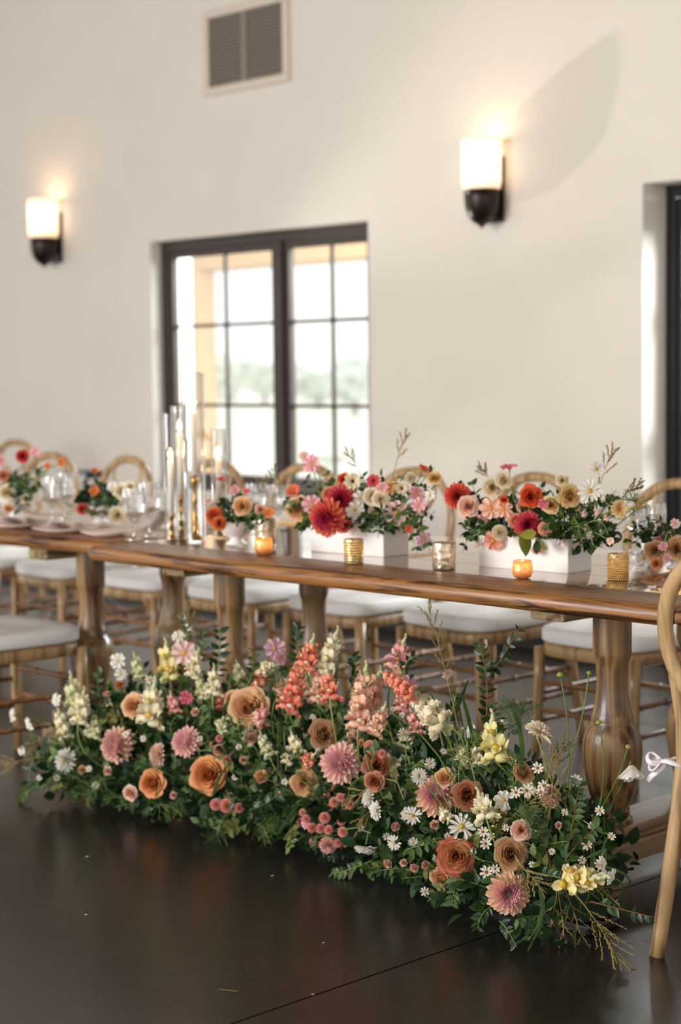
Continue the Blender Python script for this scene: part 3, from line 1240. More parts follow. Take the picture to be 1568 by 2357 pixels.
def votive(px, py, kind, r, h, label):
    p = column(px, py, r*.7)
    t = thing('votive_candle', label, 'candle holder', p, 0)
    OBST.append((p.x, p.y, r, TZ, TZ+h))
    if kind == 'round':
        prof = [(.0, .002), (r*.55, .001), (r*.8, h*.08), (r*.98, h*.32), (r, h*.5), (r*.95, h*.75), (r*.86, h), (r*.8, h), (r*.88, h*.75), (r*.93, h*.5), (r*.9, h*.32), (r*.7, h*.14), (0, h*.12)]
        m = M_AMBER
    elif kind == 'mercury':
        prof = [(0, .002), (r*.93, .001), (r*.98, h*.04), (r, h*.1), (r, h*.97), (r*.98, h), (r*.93, h), (r*.93, h*.1), (0, h*.09)]
        m = M_MERC
    else:
        prof = [(0, .002), (r*.9, .001)]
        n = 9 if kind == 'ribbed' else 1
        for i in range(n):
            z0, z1 = h*(.02+.96*i/n), h*(.02+.96*(i+1)/n)
            prof += [(r*.95, z0), (r, z0+(z1-z0)*.5), (r*.95, z1)] if kind == 'ribbed' else [(r*.93, z0), (r*.93, z1)]
        prof += [(r*.93, h), (r*.87, h), (r*.87, h*.1), (0, h*.09)]
        m = M_GILT
    link('cup', MB().lathe(prof, 36).mesh('cup', m), t)
    if kind == 'beaded':
        b = MB()
        br = r*.07
        for row in range(11):
            for k in range(28):
                a = 2*math.pi*(k+.5*(row % 2))/28
                c = Vector((math.cos(a)*r*.95, math.sin(a)*r*.95, h*(row+.6)/11.4))
                b.lathe([(0, -br), (br*.8, -br*.5), (br, 0), (br*.8, br*.5), (0, br)], 6, M=T(*c))
        link('bead_trim', b.mesh('bead_trim', mat_plain('gold_bead', 'd9bd84', rough=.18, metal=.9)), t)['kind'] = 'stuff'
    tl = link('tea_light', MB().lathe([(0, h*.14), (r*.62, h*.14), (r*.62, h*.42), (0, h*.43)], 20).mesh('tea_light', M_WAX), t)
    link('flame', FLAME, tl, T(0, 0, h*.45) @ S(1.0))
    candle_light(t, (0, 0, h*.45+.02), .22)
    return t


votive(1423, 1338, 'beaded', .0275, .066, 'gold beaded votive candle holder on the table near the round-backed chair')
votive(1203, 1334, 'round', .026, .046, 'round amber crackle votive in front of the second white flower box')
votive(1023, 1314, 'mercury', .031, .072, 'mercury glass votive cylinder standing between the two white flower boxes')
votive(815, 1300, 'ribbed', .0275, .068, 'gold ribbed votive cylinder in front of the first white flower box')
votive(607, 1279, 'round', .027, .05, 'small round amber votive beside the white footed bowl')
votive(613, 1262, 'mercury', .031, .085, 'tall mercury glass votive behind the small round amber votive')


def planter(pa, pb, label):
    a, b = at_z(*pa, TZ), at_z(*pb, TZ)
    L = (b-a).length
    rz = math.atan2(b.y-a.y, b.x-a.x)
    t = thing('flower_box', label, 'planter', ((a.x+b.x)/2, (a.y+b.y)/2, TZ), rz)
    d, h, w = .105, .088, .008
    for k in range(9):
        OBST.append((a.x+(b.x-a.x)*k/8, (a.y+b.y)/2+d/2, d/2, TZ, TZ+h))
    for nm, lo, hi in (('front_panel', (-L/2, 0, 0), (L/2, w, h)), ('back_panel', (-L/2, d-w, 0), (L/2, d, h)), ('end_panel', (-L/2, w, 0), (-L/2+w, d-w, h)), ('end_panel', (L/2-w, w, 0), (L/2, d-w, h)), ('bottom_panel', (-L/2+w, w, 0), (L/2-w, d-w, w))):
        link(nm, box_mesh(nm, lo, hi, M_WHITE, .0015, 1), t)
    link('foam_block', box_mesh('foam_block', (-L/2+w+.002, w+.002, w), (L/2-w-.002, d-w-.002, h-.008), M_FOAM, .004), t)
    return t


planter((715, 1268), (883, 1283), 'white wooden flower box holding crimson dahlia and pink cosmos')
planter((1102, 1304), (1308, 1321), 'white wooden flower box holding red ranunculus and white daisies')


def foot_bowl(px, py, r, h, label, Yoff=0):
    p = column(px, py, Yoff)
    t = thing('footed_bowl', label, 'bowl', p)
    OBST.append((p.x, p.y, r*.92, TZ, TZ+h))
    prof = [(0, .002), (r*.52, .001), (r*.5, h*.08), (r*.3, h*.2), (r*.34, h*.3), (r*.7, h*.5), (r*.93, h*.78), (r, h), (r*.96, h), (r*.88, h*.78), (r*.64, h*.54), (0, h*.42)]
    link('bowl_body', MB().lathe(prof, 32).mesh('bowl_body', M_CERAM), t)
    link('foam_block', MB().lathe([(r*.6, h*.55), (r*.86, h*.85), (r*.7, h*1.02), (0, h*1.08)], 20).mesh('foam_block', M_FOAM), t)
    return t.location.copy()


BOWL_MID = foot_bowl(545, 1256, .062, .075, 'white footed bowl of orange zinnia beside the tall glass hurricanes', .02)
BOWL_R = foot_bowl(1560, 1312, .055, .06, 'white footed bowl of tan roses beside the round-backed chair', .03)
BOWL_L = foot_bowl(232, 1215, .06, .065, 'white footed bowl of cream and coral flowers among the napkins', .12)
BOWL_LL = foot_bowl(38, 1205, .07, .085, 'white footed bowl topped by a red dark-eyed flower', .13)


def hurricane(px, py, r, htop, stick, candle, label, Yoff=0):
    p = column(px, py, Yoff)
    t = thing('glass_hurricane', label, 'candle holder', p)
    OBST.append((p.x, p.y, r, TZ, TZ+htop))
    b = MB()
    b.lathe([(r*.98, .002), (r, .006), (r, htop-.003), (r*.985, htop), (r*.955, htop), (r*.955, .006)], 40, cap=False)
    link('glass_cylinder', b.mesh('glass_cylinder', M_GLASS), t)
    s = stick
    st = link('candlestick', MB().lathe([(0, .001), (r*.72, .001), (r*.72, .006), (r*.5, .012), (.009, .025), (.006, .05), (.0085, s*.35), (.0055, s*.4), (.0055, s*.55), (.009, s*.6), (.0055, s*.65), (.0055, s*.82), (.010, s*.88), (.0125, s), (.010, s), (.0095, s-.008), (0, s-.008)], 20).mesh('candlestick', M_BRASS), t)
    tc_ = link('taper_candle', MB().lathe([(.0098, s-.006), (.0098, s+candle-.01), (.008, s+candle), (0, s+candle-.001)], 16).mesh('taper_candle', M_WAX), t)
    link('wick', MB().tube([(0, 0, s+candle-.002), (.001, 0, s+candle+.008)], .0009, 5).mesh('wick', M_BLACK), tc_)
    link('flame', FLAME, tc_, T(0, 0, s+candle+.004) @ S(1.25))
    candle_light(t, (0, 0, s+candle+.02), .3)
    return t


hurricane(450, 1244, .036, .525, .205, .20, 'tallest clear glass hurricane with taper candle on brass stick')
hurricane(418, 1240, .027, .42, .13, .205, 'clear glass hurricane with taper candle behind the tallest hurricane', .06)
hurricane(396, 1243, .022, .40, .08, .17, 'narrow clear glass hurricane nearest the crystal goblets')
hurricane(506, 1240, .0255, .345, .12, .13, 'shortest clear glass hurricane beside the orange zinnia bowl', .05)


def goblet(px, py, r, h, label, group=None, cut=True, Yoff=0):
    p = column(px, py, Yoff)
    t = thing('crystal_goblet', label, 'glass', p, 0, group)
    OBST.append((p.x, p.y, r, TZ, TZ+h))
    seg = 40
    prof = [(0, .002), (r*.82, .001), (r*.8, .005), (r*.2, h*.07), (.0045, h*.14), (.0045, h*.3), (.009, h*.34), (r*.55, h*.42), (r*.86, h*.52), (r*.96, h*.68), (r, h*.84), (r*.98, h), (r*.95, h), (r*.96, h*.84), (r*.92, h*.68), (r*.8, h*.53), (r*.4, h*.44), (0, h*.42)]
    b = MB().lathe(prof, seg)
    if cut:
        vs2 = []
        for i, v in enumerate(b.v):
            k = i % seg
            z = v[2]/h
            f = 1+(.045 if k % 2 else -.03)*(1 if .36 < z < .86 else 0)
            vs2.append((v[0]*f, v[1]*f, v[2]))
        b.v = vs2
    me = b.mesh('bowl', M_CRYST)
    me.polygons.foreach_set('use_smooth', [False]*len(me.polygons))
    link('bowl', me, t)
    return t


goblet(1497, 1306, .042, .165, 'clear cut crystal goblet beside the bowl of tan roses', None, True, .05)
goblet(1470, 1290, .036, .13, 'short cut crystal goblet behind the taller cut crystal goblet', None, True, .2)
goblet(310, 1243, .036, .165, 'crystal wine goblet standing between the napkins and the hurricanes', 'goblets by the hurricanes')
goblet(346, 1239, .036, .175, 'crystal wine goblet standing between the napkins and the hurricanes', 'goblets by the hurricanes', True, .05)
goblet(122, 1212, .037, .165, 'crystal wine goblet between the two flower bowls on the plate-laid table', 'goblets between the bowls', True, .1)
goblet(152, 1210, .037, .17, 'crystal wine goblet between the two flower bowls on the plate-laid table', 'goblets between the bowls', True, .16)
goblet(592, 1235, .036, .16, 'crystal wine goblet behind the tall mercury glass votive', 'goblets behind the votives', True, .12)
goblet(640, 1238, .034, .15, 'crystal wine goblet behind the tall mercury glass votive', 'goblets behind the votives', True, .2)


def plate(px, py, r, label, nap=None):
    p = column(px, 1222, 3.395-at_z(px, 1222, TZ).y)
    OBST.append((p.x, p.y, r, TZ, TZ+.025))
    t = thing('dinner_plate', label, 'plate', p, 0, None)
    cm = mat_plain('blush_plate', 'dcc4bb', rough=.35, var=.03)
    link('plate_body', MB().lathe([(0, .002), (r*.6, .001), (r*.66, .005), (r, .017), (r*.985, .019), (r*.64, .009), (0, .008)], 40).mesh('plate_body', cm), t)
    if nap:
        n = thing('folded_napkin', nap, 'napkin', (p.x, p.y, TZ+.0135), .3)
        cl = mat_plain('blush_linen', 'e3cdc6', rough=.9, var=.05, scale=40, bump=.1)
        for i in range(3):
            def fn(u, v, i=i):
                return ((u-.5)*.13*(1-.08*i), (v-.5)*.068*(1-.1*i), .004+.008*i+.006*math.sin(u*7+i)*math.sin(v*3.1))
            b = MB()
            b.grid(fn, 10, 5)
            b.grid(lambda u, v: Vector(fn(1-u, v))-Vector((0, 0, .004)), 10, 5)
            link('fold', b.mesh('fold', cl), n)


plate(150, 1222, .11, 'blush dinner plate under the longer folded napkin on the plate-laid table', 'folded blush napkin draped beside the cream and coral bowl')
plate(40, 1212, .11, 'blush dinner plate in front of the bowl with the red dark-eyed flower', 'folded blush napkin beside the bowl with the red flower')
plate(245, 1226, .085, 'small blush side plate next to the crystal goblets', None)

# a thin black stand behind the far table
t = thing('music_stand', 'thin black metal stand with a flat top behind the plate-laid table', 'stand', (-7.6, 5.43, 0))
hz = at_y(172, 1090, 5.43).z
link('pole', MB().tube([(0, 0, .1), (0, 0, hz*.5), (0, 0, hz-.01)], lambda u: .015-.003*u, 8).mesh('pole', M_BLACK), t)
link('top_plate', box_mesh('top_plate', (-.09, -.06, hz-.02), (.09, .06, hz+.02), M_BLACK, .004), t)
for k in range(3):
    a = k*2.094+.4
    link('leg', MB().tube([(0, 0, .22), (math.cos(a)*.24, math.sin(a)*.24, .012)], .008, 6).mesh('leg', M_BLACK), t)

# a can uplight on the floor whose beam rakes up along the wall and throws the sconce's shadow
UPL = Vector((-9.2, 4.92, 0))
t = thing('floor_uplight', 'small black can uplight on the floor raking light along the cream wall', 'uplight', UPL)
dirv = (Vector((-5.0, 6.15, 1.8))-(UPL+Vector((0, 0, .16)))).normalized()
R = face_to(dirv)
link('can', MB().lathe([(.02, -.1), (.055, -.095), (.062, -.08), (.062, .1), (.056, .1), (.056, -.02), (0, -.02)], 24, M=T(0, 0, .16) @ R).mesh('can', M_BLACK), t)
link('lens', MB().lathe([(0, -.018), (.054, -.018), (.054, -.014), (0, -.012)], 24, M=T(0, 0, .16) @ R).mesh('lens', mat_emit('uplight_lens', 'fff0dc', 6)), t)
link('yoke', MB().tube([(0, .072, .16), (0, .074, .06), (0, .04, .015), (0, -.04, .015), (0, -.074, .06), (0, -.072, .16)], .008, 6).mesh('yoke', M_BLACK), t)
link('base_plate', box_mesh('base_plate', (-.08, -.08, 0), (.08, .08, .014), M_BLACK, .004), t)
l = bpy.data.lights.new('uplight_beam', 'SPOT')
l.energy = 560
l.color = (1, .965, .92)
l.spot_size = math.radians(43)
l.spot_blend = 1.0
l.shadow_soft_size = .05
o = bpy.data.objects.new('uplight_beam', l)
COL.objects.link(o)
o.parent = t
o.location = Vector((0, 0, .16))+dirv*.11
o.rotation_euler = dirv.to_track_quat('-Z', 'Y').to_euler()
# ------------------------------------------------------------------ flowers and foliage: shared pieces
MESH = {}
RF = random.Random(21)


def cached(key, fn):
    if key not in MESH:
        MESH[key] = fn()
    return MESH[key]


def rose_petal(rb, rt, h, w, curl, mat, key, seed=0):
    def make():
        rr = random.Random(seed)
        ph = rr.uniform(0, 6)

        def fn(u, v):
            uu = (u-.5)*2
            th = uu*w*(.55+.45*math.sin(min(1, v*1.25)*math.pi/2))*(1-.28*max(0, v-.72)/.28*abs(uu)**2)
            top = 1-.16*abs(uu)**2.2
            vv = v*top
            r = rb+(rt-rb)*math.sin(vv*math.pi/2)**.75
            z = h*vv
            if vv > .7:
                k = (vv-.7)/.3
                r += curl*k*k*(1+.35*math.sin(uu*3+ph))
                z -= curl*.55*k*k
            r += .012*math.sin(uu*5+ph)*vv
            return (r*math.cos(th), r*math.sin(th), z)
        return MB().grid(fn, 7, 7).mesh('petal', mat)
    return cached(('rosep', rb, rt, h, w, curl, mat.name, seed), make)


def head_rose(mats, openness=1.0, seed=0):
    """list of (part name, mesh, matrix); unit radius, faces +Z"""
    rr = random.Random(seed)
    inner, mid, outer = mats
    P = []

    def bud():
        b = MB()
        for k in range(3):
            def fn(u, v, k=k):
                a = k*2.1+u*4.6
                r = .012+.03*u+.05*math.sin(v*math.pi/2)*(1-.45*v)+.012*k
                return (r*math.cos(a), r*math.sin(a), .1+.72*v-.02*k)
            b.grid(fn, 14, 5)
        return b.mesh('bud', inner)
    P.append(('bud', cached(('rosebud', inner.name), bud), T(0, 0, -.3)))
    lay = [(3, .07, .12, .80, 1.3, .02, inner), (3, .08, .2, .82, 1.25, .03, inner), (4, .09, .29, .82, 1.1, .04, inner), (4, .1, .39, .79, 1.02, .06, mid), (5, .11, .5, .73, .9, .09, mid), (5, .12, .63, .64, .86, .12, mid), (6, .14, .78, .52, .78, .16, outer)]
    if openness > .8:
        lay.append((6, .16, .93, .36, .74, .18, outer))
    a0 = rr.uniform(0, 6)
    for li, (n, rb, rt, h, w, curl, mt) in enumerate(lay):
        for i in range(n):
            me = rose_petal(rb, rt*(openness if openness < .8 else 1), h*(1.25 if openness < .8 else 1), w, curl, mt, 'r', seed=(i+li) % 3)
            a = a0+li*.7+2*math.pi*i/n+rr.uniform(-.12, .12)
            P.append(('petal', me, T(0, 0, -.3) @ RZ(a) @ RY(rr.uniform(-.05, .07)) @ S(rr.uniform(.94, 1.06))))
    sep = cached('sepal', lambda: MB().grid(lambda u, v: ((.1+.55*v), (u-.5)*.22*math.sin(min(1, .15+v)*math.pi)*1.0, -.05-.12*v*v), 3, 5).mesh('sepal', M_LEAFM))
    for i in range(5):
        P.append(('sepal', sep, T(0, 0, -.3) @ RZ(i*1.2566+.3)))
    return P


def strap_petal(w, cup, tipcurl, mat, notch=0, lng=6, key='', taper=.85, base=.35):
    """petal along +X, unit length"""
    def make():
        def fn(u, v):
            uu = (u-.5)*2
            ww = w*(base+(1-base)*math.sin(min(1, v*1.15)*math.pi/2))*(1-(max(0, v-taper)/(1-taper+1e-6))**2.6*.6)
            y = uu*ww
            x = v*(1-.06*abs(uu)**2)
            if notch and v > .9:
                x -= notch*math.cos(uu*3*math.pi)*.5*(v-.9)/.1
            z = cup*ww*(abs(uu)**2)*2.2+tipcurl*v*v
            return (x, y, z)
        return MB().grid(fn, 4, lng).mesh('petal', mat)
    return cached(('strap', w, cup, tipcurl, mat.name, notch, taper, base), make)


def head_dahlia(mats, seed=0, full=1.0):
    """mats: outer, middle, inner, centre"""
    rr = random.Random(seed)
    P = []
    rings = [(17, .22, 1.0, -12, .13, .6, mats[0], .05), (17, .2, .96, 4, .125, .7, mats[0], .08), (16, .18, .88, 18, .12, .8, mats[0], .1), (15, .16, .78, 32, .11, .9, mats[1], .12), (14, .14, .68, 46, .1, 1.0, mats[1], .12)]
    a0 = rr.uniform(0, 6)
    for k, (n, r0, L, tilt, w, cup, m, tc) in enumerate(rings):
        me = strap_petal(w/(L-r0)*1.0, cup*.55, tc, m, lng=8, taper=.72)
        for i in range(n):
            a = a0+k*.21+2*math.pi*i/n+rr.uniform(-.06, .06)
            l = (L-r0)*rr.uniform(.92, 1.06)
            P.append(('petal', me, RZ(a) @ T(r0*.6, 0, .03*k) @ RY(-math.radians(tilt+rr.uniform(-5, 5))) @ S(l)))

    def core():
        b = MB()
        r2 = random.Random(3)
        n = 92
        for i in range(n):
            s = (i+.5)/n
            el = math.radians(52+36*(1-s))
            a = i*2.39996
            L = .36+.24*s
            rad = .34*math.sqrt(s)
            tip = Vector((math.cos(a)*(rad*.5+math.cos(el)*L), math.sin(a)*(rad*.5+math.cos(el)*L), .08+math.sin(el)*L*(.85-.1*(1-s))))
            bs = Vector((math.cos(a)*rad*.45, math.sin(a)*rad*.45, .06))
            M = Matrix.Translation(bs) @ (tip-bs).to_track_quat('X', 'Z').to_matrix().to_4x4() @ RX(r2.uniform(-.2, .2))
            l = (tip-bs).length
            mi = 1 if s < .22 else 0

            def fn(u, v):
                uu = (u-.5)*2
                ww = .084*(.5+.5*math.sin(min(1, v*1.3)*math.pi/2))*(1-.6*max(0, v-.8)/.2)
                return (v*l, uu*ww, ww*uu*uu*1.1+.05*v*v)
            b.grid(fn, 2, 4, mi=mi, M=M)
        b.lathe([(.32, .05), (.3, .15), (.22, .24), (.12, .29), (0, .3)], 16)
        return b.mesh('center', [mats[2], mats[3]])
    P.append(('center', cached(('dcore', mats[2].name, mats[3].name), core), T(0, 0, .02)))
    return P


def disk_center(mat, key):
    def make():
        b = MB()
        b.lathe([(0, -.02), (.17, -.01), (.2, .04), (.17, .1), (.1, .14), (0, .155)], 14)
        for i in range(26):
            s = math.sqrt((i+.5)/26)
            a = i*2.39996
            b.lathe([(.022, -.01), (.024, .02), (0, .045)], 5, M=T(math.cos(a)*s*.17, math.sin(a)*s*.17, .13-.07*s*s))
        return b.mesh('center', mat)
    return cached(('disk', mat.name), make)


def head_daisy(mat, cmat, n=13, w=.14, seed=0, droop=0, layers=1, cs=1.0, notch=.05):
    rr = random.Random(seed)
    P = []
    for k in range(layers):
        me = strap_petal(w, .3, -.05+.05*k, mat, notch=notch, taper=.8)
        for i in range(n):
            a = 2*math.pi*(i+.5*k)/n+rr.uniform(-.1, .1)
            P.append(('petal', me, RZ(a) @ T(.14, 0, .01+.025*k) @ RY(-math.radians(8+12*k-droop+rr.uniform(-9, 9))) @ RX(rr.uniform(-.25, .25)) @ S(.86*rr.uniform(.88, 1.06)*(1-.14*k))))
    P.append(('center', disk_center(cmat, 'c'), S(cs)))
    return P


def head_cosmos(mat, cmat, seed=0, droop=0, cs=.85):
    return head_daisy(mat, cmat, n=8, w=.34, seed=seed, droop=droop, cs=cs, notch=.12)


def head_mum(mat, cmat, seed=0):
    """full double mum, several rings"""
    rr = random.Random(seed)
    P = []
    for k, (n, L, tilt, w) in enumerate(((16, 1.0, 0, .13), (15, .88, 18, .13), (13, .72, 36, .14), (10, .55, 54, .16))):
        me = strap_petal(w, .4, .06, mat, taper=.8)
        for i in range(n):
            a = 2*math.pi*(i+.4*k)/n+rr.uniform(-.08, .08)
            P.append(('petal', me, RZ(a) @ T(.08, 0, .03*k) @ RY(-math.radians(tilt+rr.uniform(-7, 7))) @ S((L-.05)*rr.uniform(.93, 1.05))))
    P.append(('center', disk_center(cmat, 'c'), T(0, 0, .2) @ S(.75)))
    return P


def pompom(mat, eye=None):
    def make():
        b = MB()
        n = 70
        for i in range(n):
            z = 1-(i+.5)/n*1.35
            a = i*2.39996
            r = math.sqrt(max(0, 1-z*z))
            d = Vector((r*math.cos(a), r*math.sin(a), z*.8))
            M = Matrix.Translation(d*.3) @ d.to_track_quat('X', 'Z').to_matrix().to_4x4()
            l = .66

            def fn(u, v):
                uu = (u-.5)*2
                ww = .17*(.4+.6*math.sin(v*math.pi*.6))
                return (v*l, uu*ww, ww*uu*uu*1.2+.1*v*v)
            b.grid(fn, 2, 3, mi=(1 if (eye and i < 8) else 0), M=M)
        return b.mesh('bloom', [mat, eye or mat])
    return cached(('pom', mat.name, eye.name if eye else ''), make)


def floret(mat, throat):
    """two-lipped snapdragon floret, opens towards +X"""
    def make():
        b = MB()
        b.lathe([(.1, 0), (.2, .12), (.25, .35), (.27, .55)], 10, M=RY(math.pi/2), cap=False)

        def lobe(u, v, wid, lng, curl):
            uu = (u-.5)*2
            ww = wid*math.sin(min(1, .35+v*.8)*math.pi/2)*(1-.5*max(0, v-.7)/.3*abs(uu))
            return (.5+curl*v*v*.6+.05*math.sin(uu*4), uu*ww, lng*v-.05*abs(uu)*v)
        for sy, rot in ((.16, -.35), (-.16, .35)):
            b.grid(lambda u, v: lobe(u, v, .3, .55, .45), 4, 4, M=T(0, sy, .14) @ RX(rot))
        for sy, rot in ((0, math.pi), (.2, math.pi-.8), (-.2, math.pi+.8)):
            b.grid(lambda u, v: lobe(u, v, .26, .42, .55), 4, 4, M=T(0, sy*.7, -.1) @ RX(rot))
        b.lathe([(0, -.16), (.13, -.1), (.19, 0), (.13, .12), (0, .17)], 8, mi=1, M=T(.56, 0, -.06) @ S(1, 1.25, 1))
        return b.mesh('floret', [mat, throat])
    return cached(('floret', mat.name, throat.name), make)


def leaf_mesh(mat, w=.3, fold=.25, bend=.15, point=1.0):
    def make():
        def fn(u, v):
            uu = (u-.5)*2
            ww = w*math.sin(min(1, v**.75)*math.pi)**.8 if 0 < v < 1 else 0.004
            return (v, uu*ww, fold*abs(uu)*ww-bend*v*v)
        return MB().grid(fn, 2, 5).mesh('leaf', mat)
    return cached(('leaf', mat.name, w, fold, bend), make)


def curve_pts(a, b, sag=0, n=8, side=None):
    a, b = Vector(a), Vector(b)
    sd = side if side is not None else Vector((0, 0, 1))
    return [a.lerp(b, i/n)+sd*(sag*4*(i/n)*(1-i/n)) for i in range(n+1)]


def free_curve(a, b, sag, n):
    best = None
    for k in range(14):
        side = Vector((0, 0, 1)) if k == 0 else Vector((RND.uniform(-1, 1), RND.uniform(-1, 1), RND.uniform(-.2, 1))).normalized()
        w = curve_pts(a, b, sag+.005*k, n, side)
        h = path_hits(w[1:], None, .0016) if all(p.z > .004 for p in w) else 99
        if best is None or h < best[0]:
            best = (h, w)
        if h == 0:
            break
    return best[1]


def cam_dir(r, u, t):
    return (Vector((.692, .722, 0))*r + Vector((0, 0, 1))*u + Vector((.722, -.692, .0))*t).normalized()


def stem_to(root, head, n, r=.0022, mat=None, droop=0):
    """curved stem from the root's origin to the back of the head; grown by grow_stems() when all blooms stand"""
    PENDING.append((root, Vector(head), Vector(n), r, mat, droop, []))
    return


PENDING = []


def grow_stems(rim=None):
    """each stem takes, of several bends, the one that crosses the fewest other things"""
    for no, (root, head, n, r, mat, droop, tail) in enumerate(PENDING):
        if no % 4 == 3:
            commit()
        L = head.length
        best = None
        for k in range(60):
            if k == 0:
                ctrl = head+Vector((0, 0, droop)) if droop else head-n*min(L*.5, .12)
            elif k < 22:
                ctrl = head*RF.uniform(.3, .9)+Vector((RF.uniform(-.06, .06), RF.uniform(.02, .16), RF.uniform(-.03, .05)))
            elif k % 2:
                ctrl = head*RF.uniform(.2, .8)+Vector((RF.uniform(-.1, .1), RF.uniform(-.06, .2), RF.uniform(.0, .16)))
            else:
                ctrl = Vector((head.x*RF.uniform(.3, 1), head.y*RF.uniform(.3, 1), max(head.z, 0)+RF.uniform(.02, .12)))
            pts = [ctrl*(2*s*(1-s))+head*s**2 for s in [i/8 for i in range(9)]]
            w = [root.location+p for p in pts]
            if any(p.z < .012 for p in w):
                continue
            h = path_hits(w, root, r)
            if best is None or h < best[0]:
                best = (h, pts)
            if h == 0:
                break
        pts = best[1]+tail
        link('stem', MB().tube(pts, r, 5).mesh('stem', mat or M_STEM), root)
    PENDING.clear()
    commit()


HEADS = []
PLACED = []       # (centre, half width across the view, half depth along the view)


def crowd(p, R, D, own=()):
    """how far a bloom at p presses into blooms and solids that already stand"""
    bad = 0.0
    c = (CAM-p).normalized()
    for q, R2, D2 in PLACED:
        d = p-q
        if abs(d.x) > .25 or abs(d.z) > .25:
            continue
        k = abs(d.dot(c))
        l = (d-c*d.dot(c)).length
        if l < (R+R2)*.93 and k < D+D2:
            bad += min((R+R2)*.93-l, D+D2-k)
    rr = min(R, D)
    for x, y, r, z0, z1 in OBST:
        l = math.hypot(p.x-x, p.y-y)
        if l < r+rr and z0-rr*.8 < p.z < z1+rr*.95:
            bad += r+rr-l
    return bad


def depth_of(kind, n, p):
    c = abs(Vector(n).normalized().dot((CAM-p).normalized()))
    t = {'rose': .5, 'bud': .6, 'dahlia': .42, 'daisy': .2, 'smalldaisy': .22, 'mum': .35, 'cosmos': .24, 'zinnia': .28, 'pompom': .85}[kind]
    return t*c+.9*math.sqrt(max(0, 1-c*c))




def clear_of_heads(p, rr, keep=.12, fac=.95):
    """leaves do not grow across the face of a bloom"""
    for h, s, c in HEADS:
        d = p-h
        if abs(d.x) > .16 or abs(d.z) > .16:
            continue
        k = d.dot(c)
        if k > -s*.25 and (d-c*k).length < s*fac:
            return rr.random() < keep
    return True


def put_head(root, parts, head, n, size, spin):
    M = Matrix.Translation(head) @ face_to(n, spin) @ S(size)
    HEADS.append((root.location+head, size, (CAM-(root.location+head)).normalized()))
    for nm, me, m in parts:
        link(nm, me, root, M @ m)


def flower(name, label, cat, group, parts, pos, n, size, base, droop=0, stem_r=.0022, leaves=0, stem=True):
    t = thing(name, label, cat, base, 0, group)
    h = Vector(pos)-Vector(base)
    n = Vector(n).normalized()
    if stem:
        stem_to(t, h-n*size*.2, n, stem_r, droop=droop)
    put_head(t, parts, h, n, size, RND.uniform(0, 6.28))
    return t


def sprig(name, label, cat, group, a, b, nleaf, lsize, mat, sag=.02, w=.3, joined=False, twig=None, opp=True, jit=.3, over=None):
    a, b = Vector(a), Vector(b)
    t = thing(name, label, cat, a, 0, group)
    best = None
    for k in range(40):
        side = Vector((RND.uniform(-1, 1), RND.uniform(-1, 1), RND.uniform(0, 1))).normalized()
        if over is not None or (k > 14 and k % 2):
            ov = over if over is not None else max(a.z, b.z)-.02
            ct = a.lerp(b, RND.uniform(.35, .7))
            ct.z = ov+RND.uniform(.02, .11)
            ct.x += RND.uniform(-.03, .03)
            ct.y += RND.uniform(-.03, .03)
            w_ = [a*(1-q)**2+ct*(2*q*(1-q))+b*q*q for q in [i/10 for i in range(11)]]
        else:
            w_ = curve_pts(a, b, sag+.003*k, 10, side)
        h = path_hits(w_)
        if best is None or h < best[0]:
            best = (h, w_)
        if h == 0:
            break
    pts = [p-a for p in best[1]]
    link('stem', MB().tube(pts, lambda s: .0022*(1-.6*s), 5).mesh('stem', twig or M_STEM), t)
    lm = leaf_mesh(mat, w)
    bb = MB() if joined else None
    ref = Vector((RND.uniform(0, .9), RND.uniform(-1, -.2), RND.uniform(0, .7))).normalized()
    for i in range(nleaf):
        s = .14+.86*(i+.5)/nleaf
        k = min(9, int(s*10))
        p = pts[k].lerp(pts[k+1], s*10-k)
        d = (pts[k+1]-pts[k]).normalized()
        for sg in ((1, -1) if opp else ((1,) if i % 2 else (-1,))):
            out = d.cross(ref).normalized()*sg
            x = (out*.9+d*.6+Vector((RND.uniform(-jit, jit), RND.uniform(-jit, jit), RND.uniform(-jit, jit)))).normalized()
            nz = Vector((.32, -.55, .62))+Vector((RND.uniform(-.6, .6), RND.uniform(-.6, .6), RND.uniform(-.6, .6)))
            nz = (nz-x*nz.dot(x)).normalized()
            yv = nz.cross(x)
            M = Matrix(((x.x, yv.x, nz.x, p.x), (x.y, yv.y, nz.y, p.y), (x.z, yv.z, nz.z, p.z), (0, 0, 0, 1))) @ S(lsize*RND.uniform(.65, 1.1)*(1-.3*s))
            if joined and not clear_of_heads(a+p+x*lsize*.6, RF, .08, 1.1):
                continue
            if not leaf_free(Matrix.Translation(a) @ M, lm):
                continue
            if joined:
                base = len(bb.v)
                for v in lm.vertices:
                    bb.vert(M @ v.co)
                for f in lm.polygons:
                    bb.face([base+q for q in f.vertices])
            else:
                link('leaf', lm, t, M)
    if joined:
        o = link('leaf_spray', bb.mesh('leaf_spray', mat), t)
        o['kind'] = 'stuff'
    return t


# petal colours
def pm(*a, **k):
    return mat_petal(*a, **k)


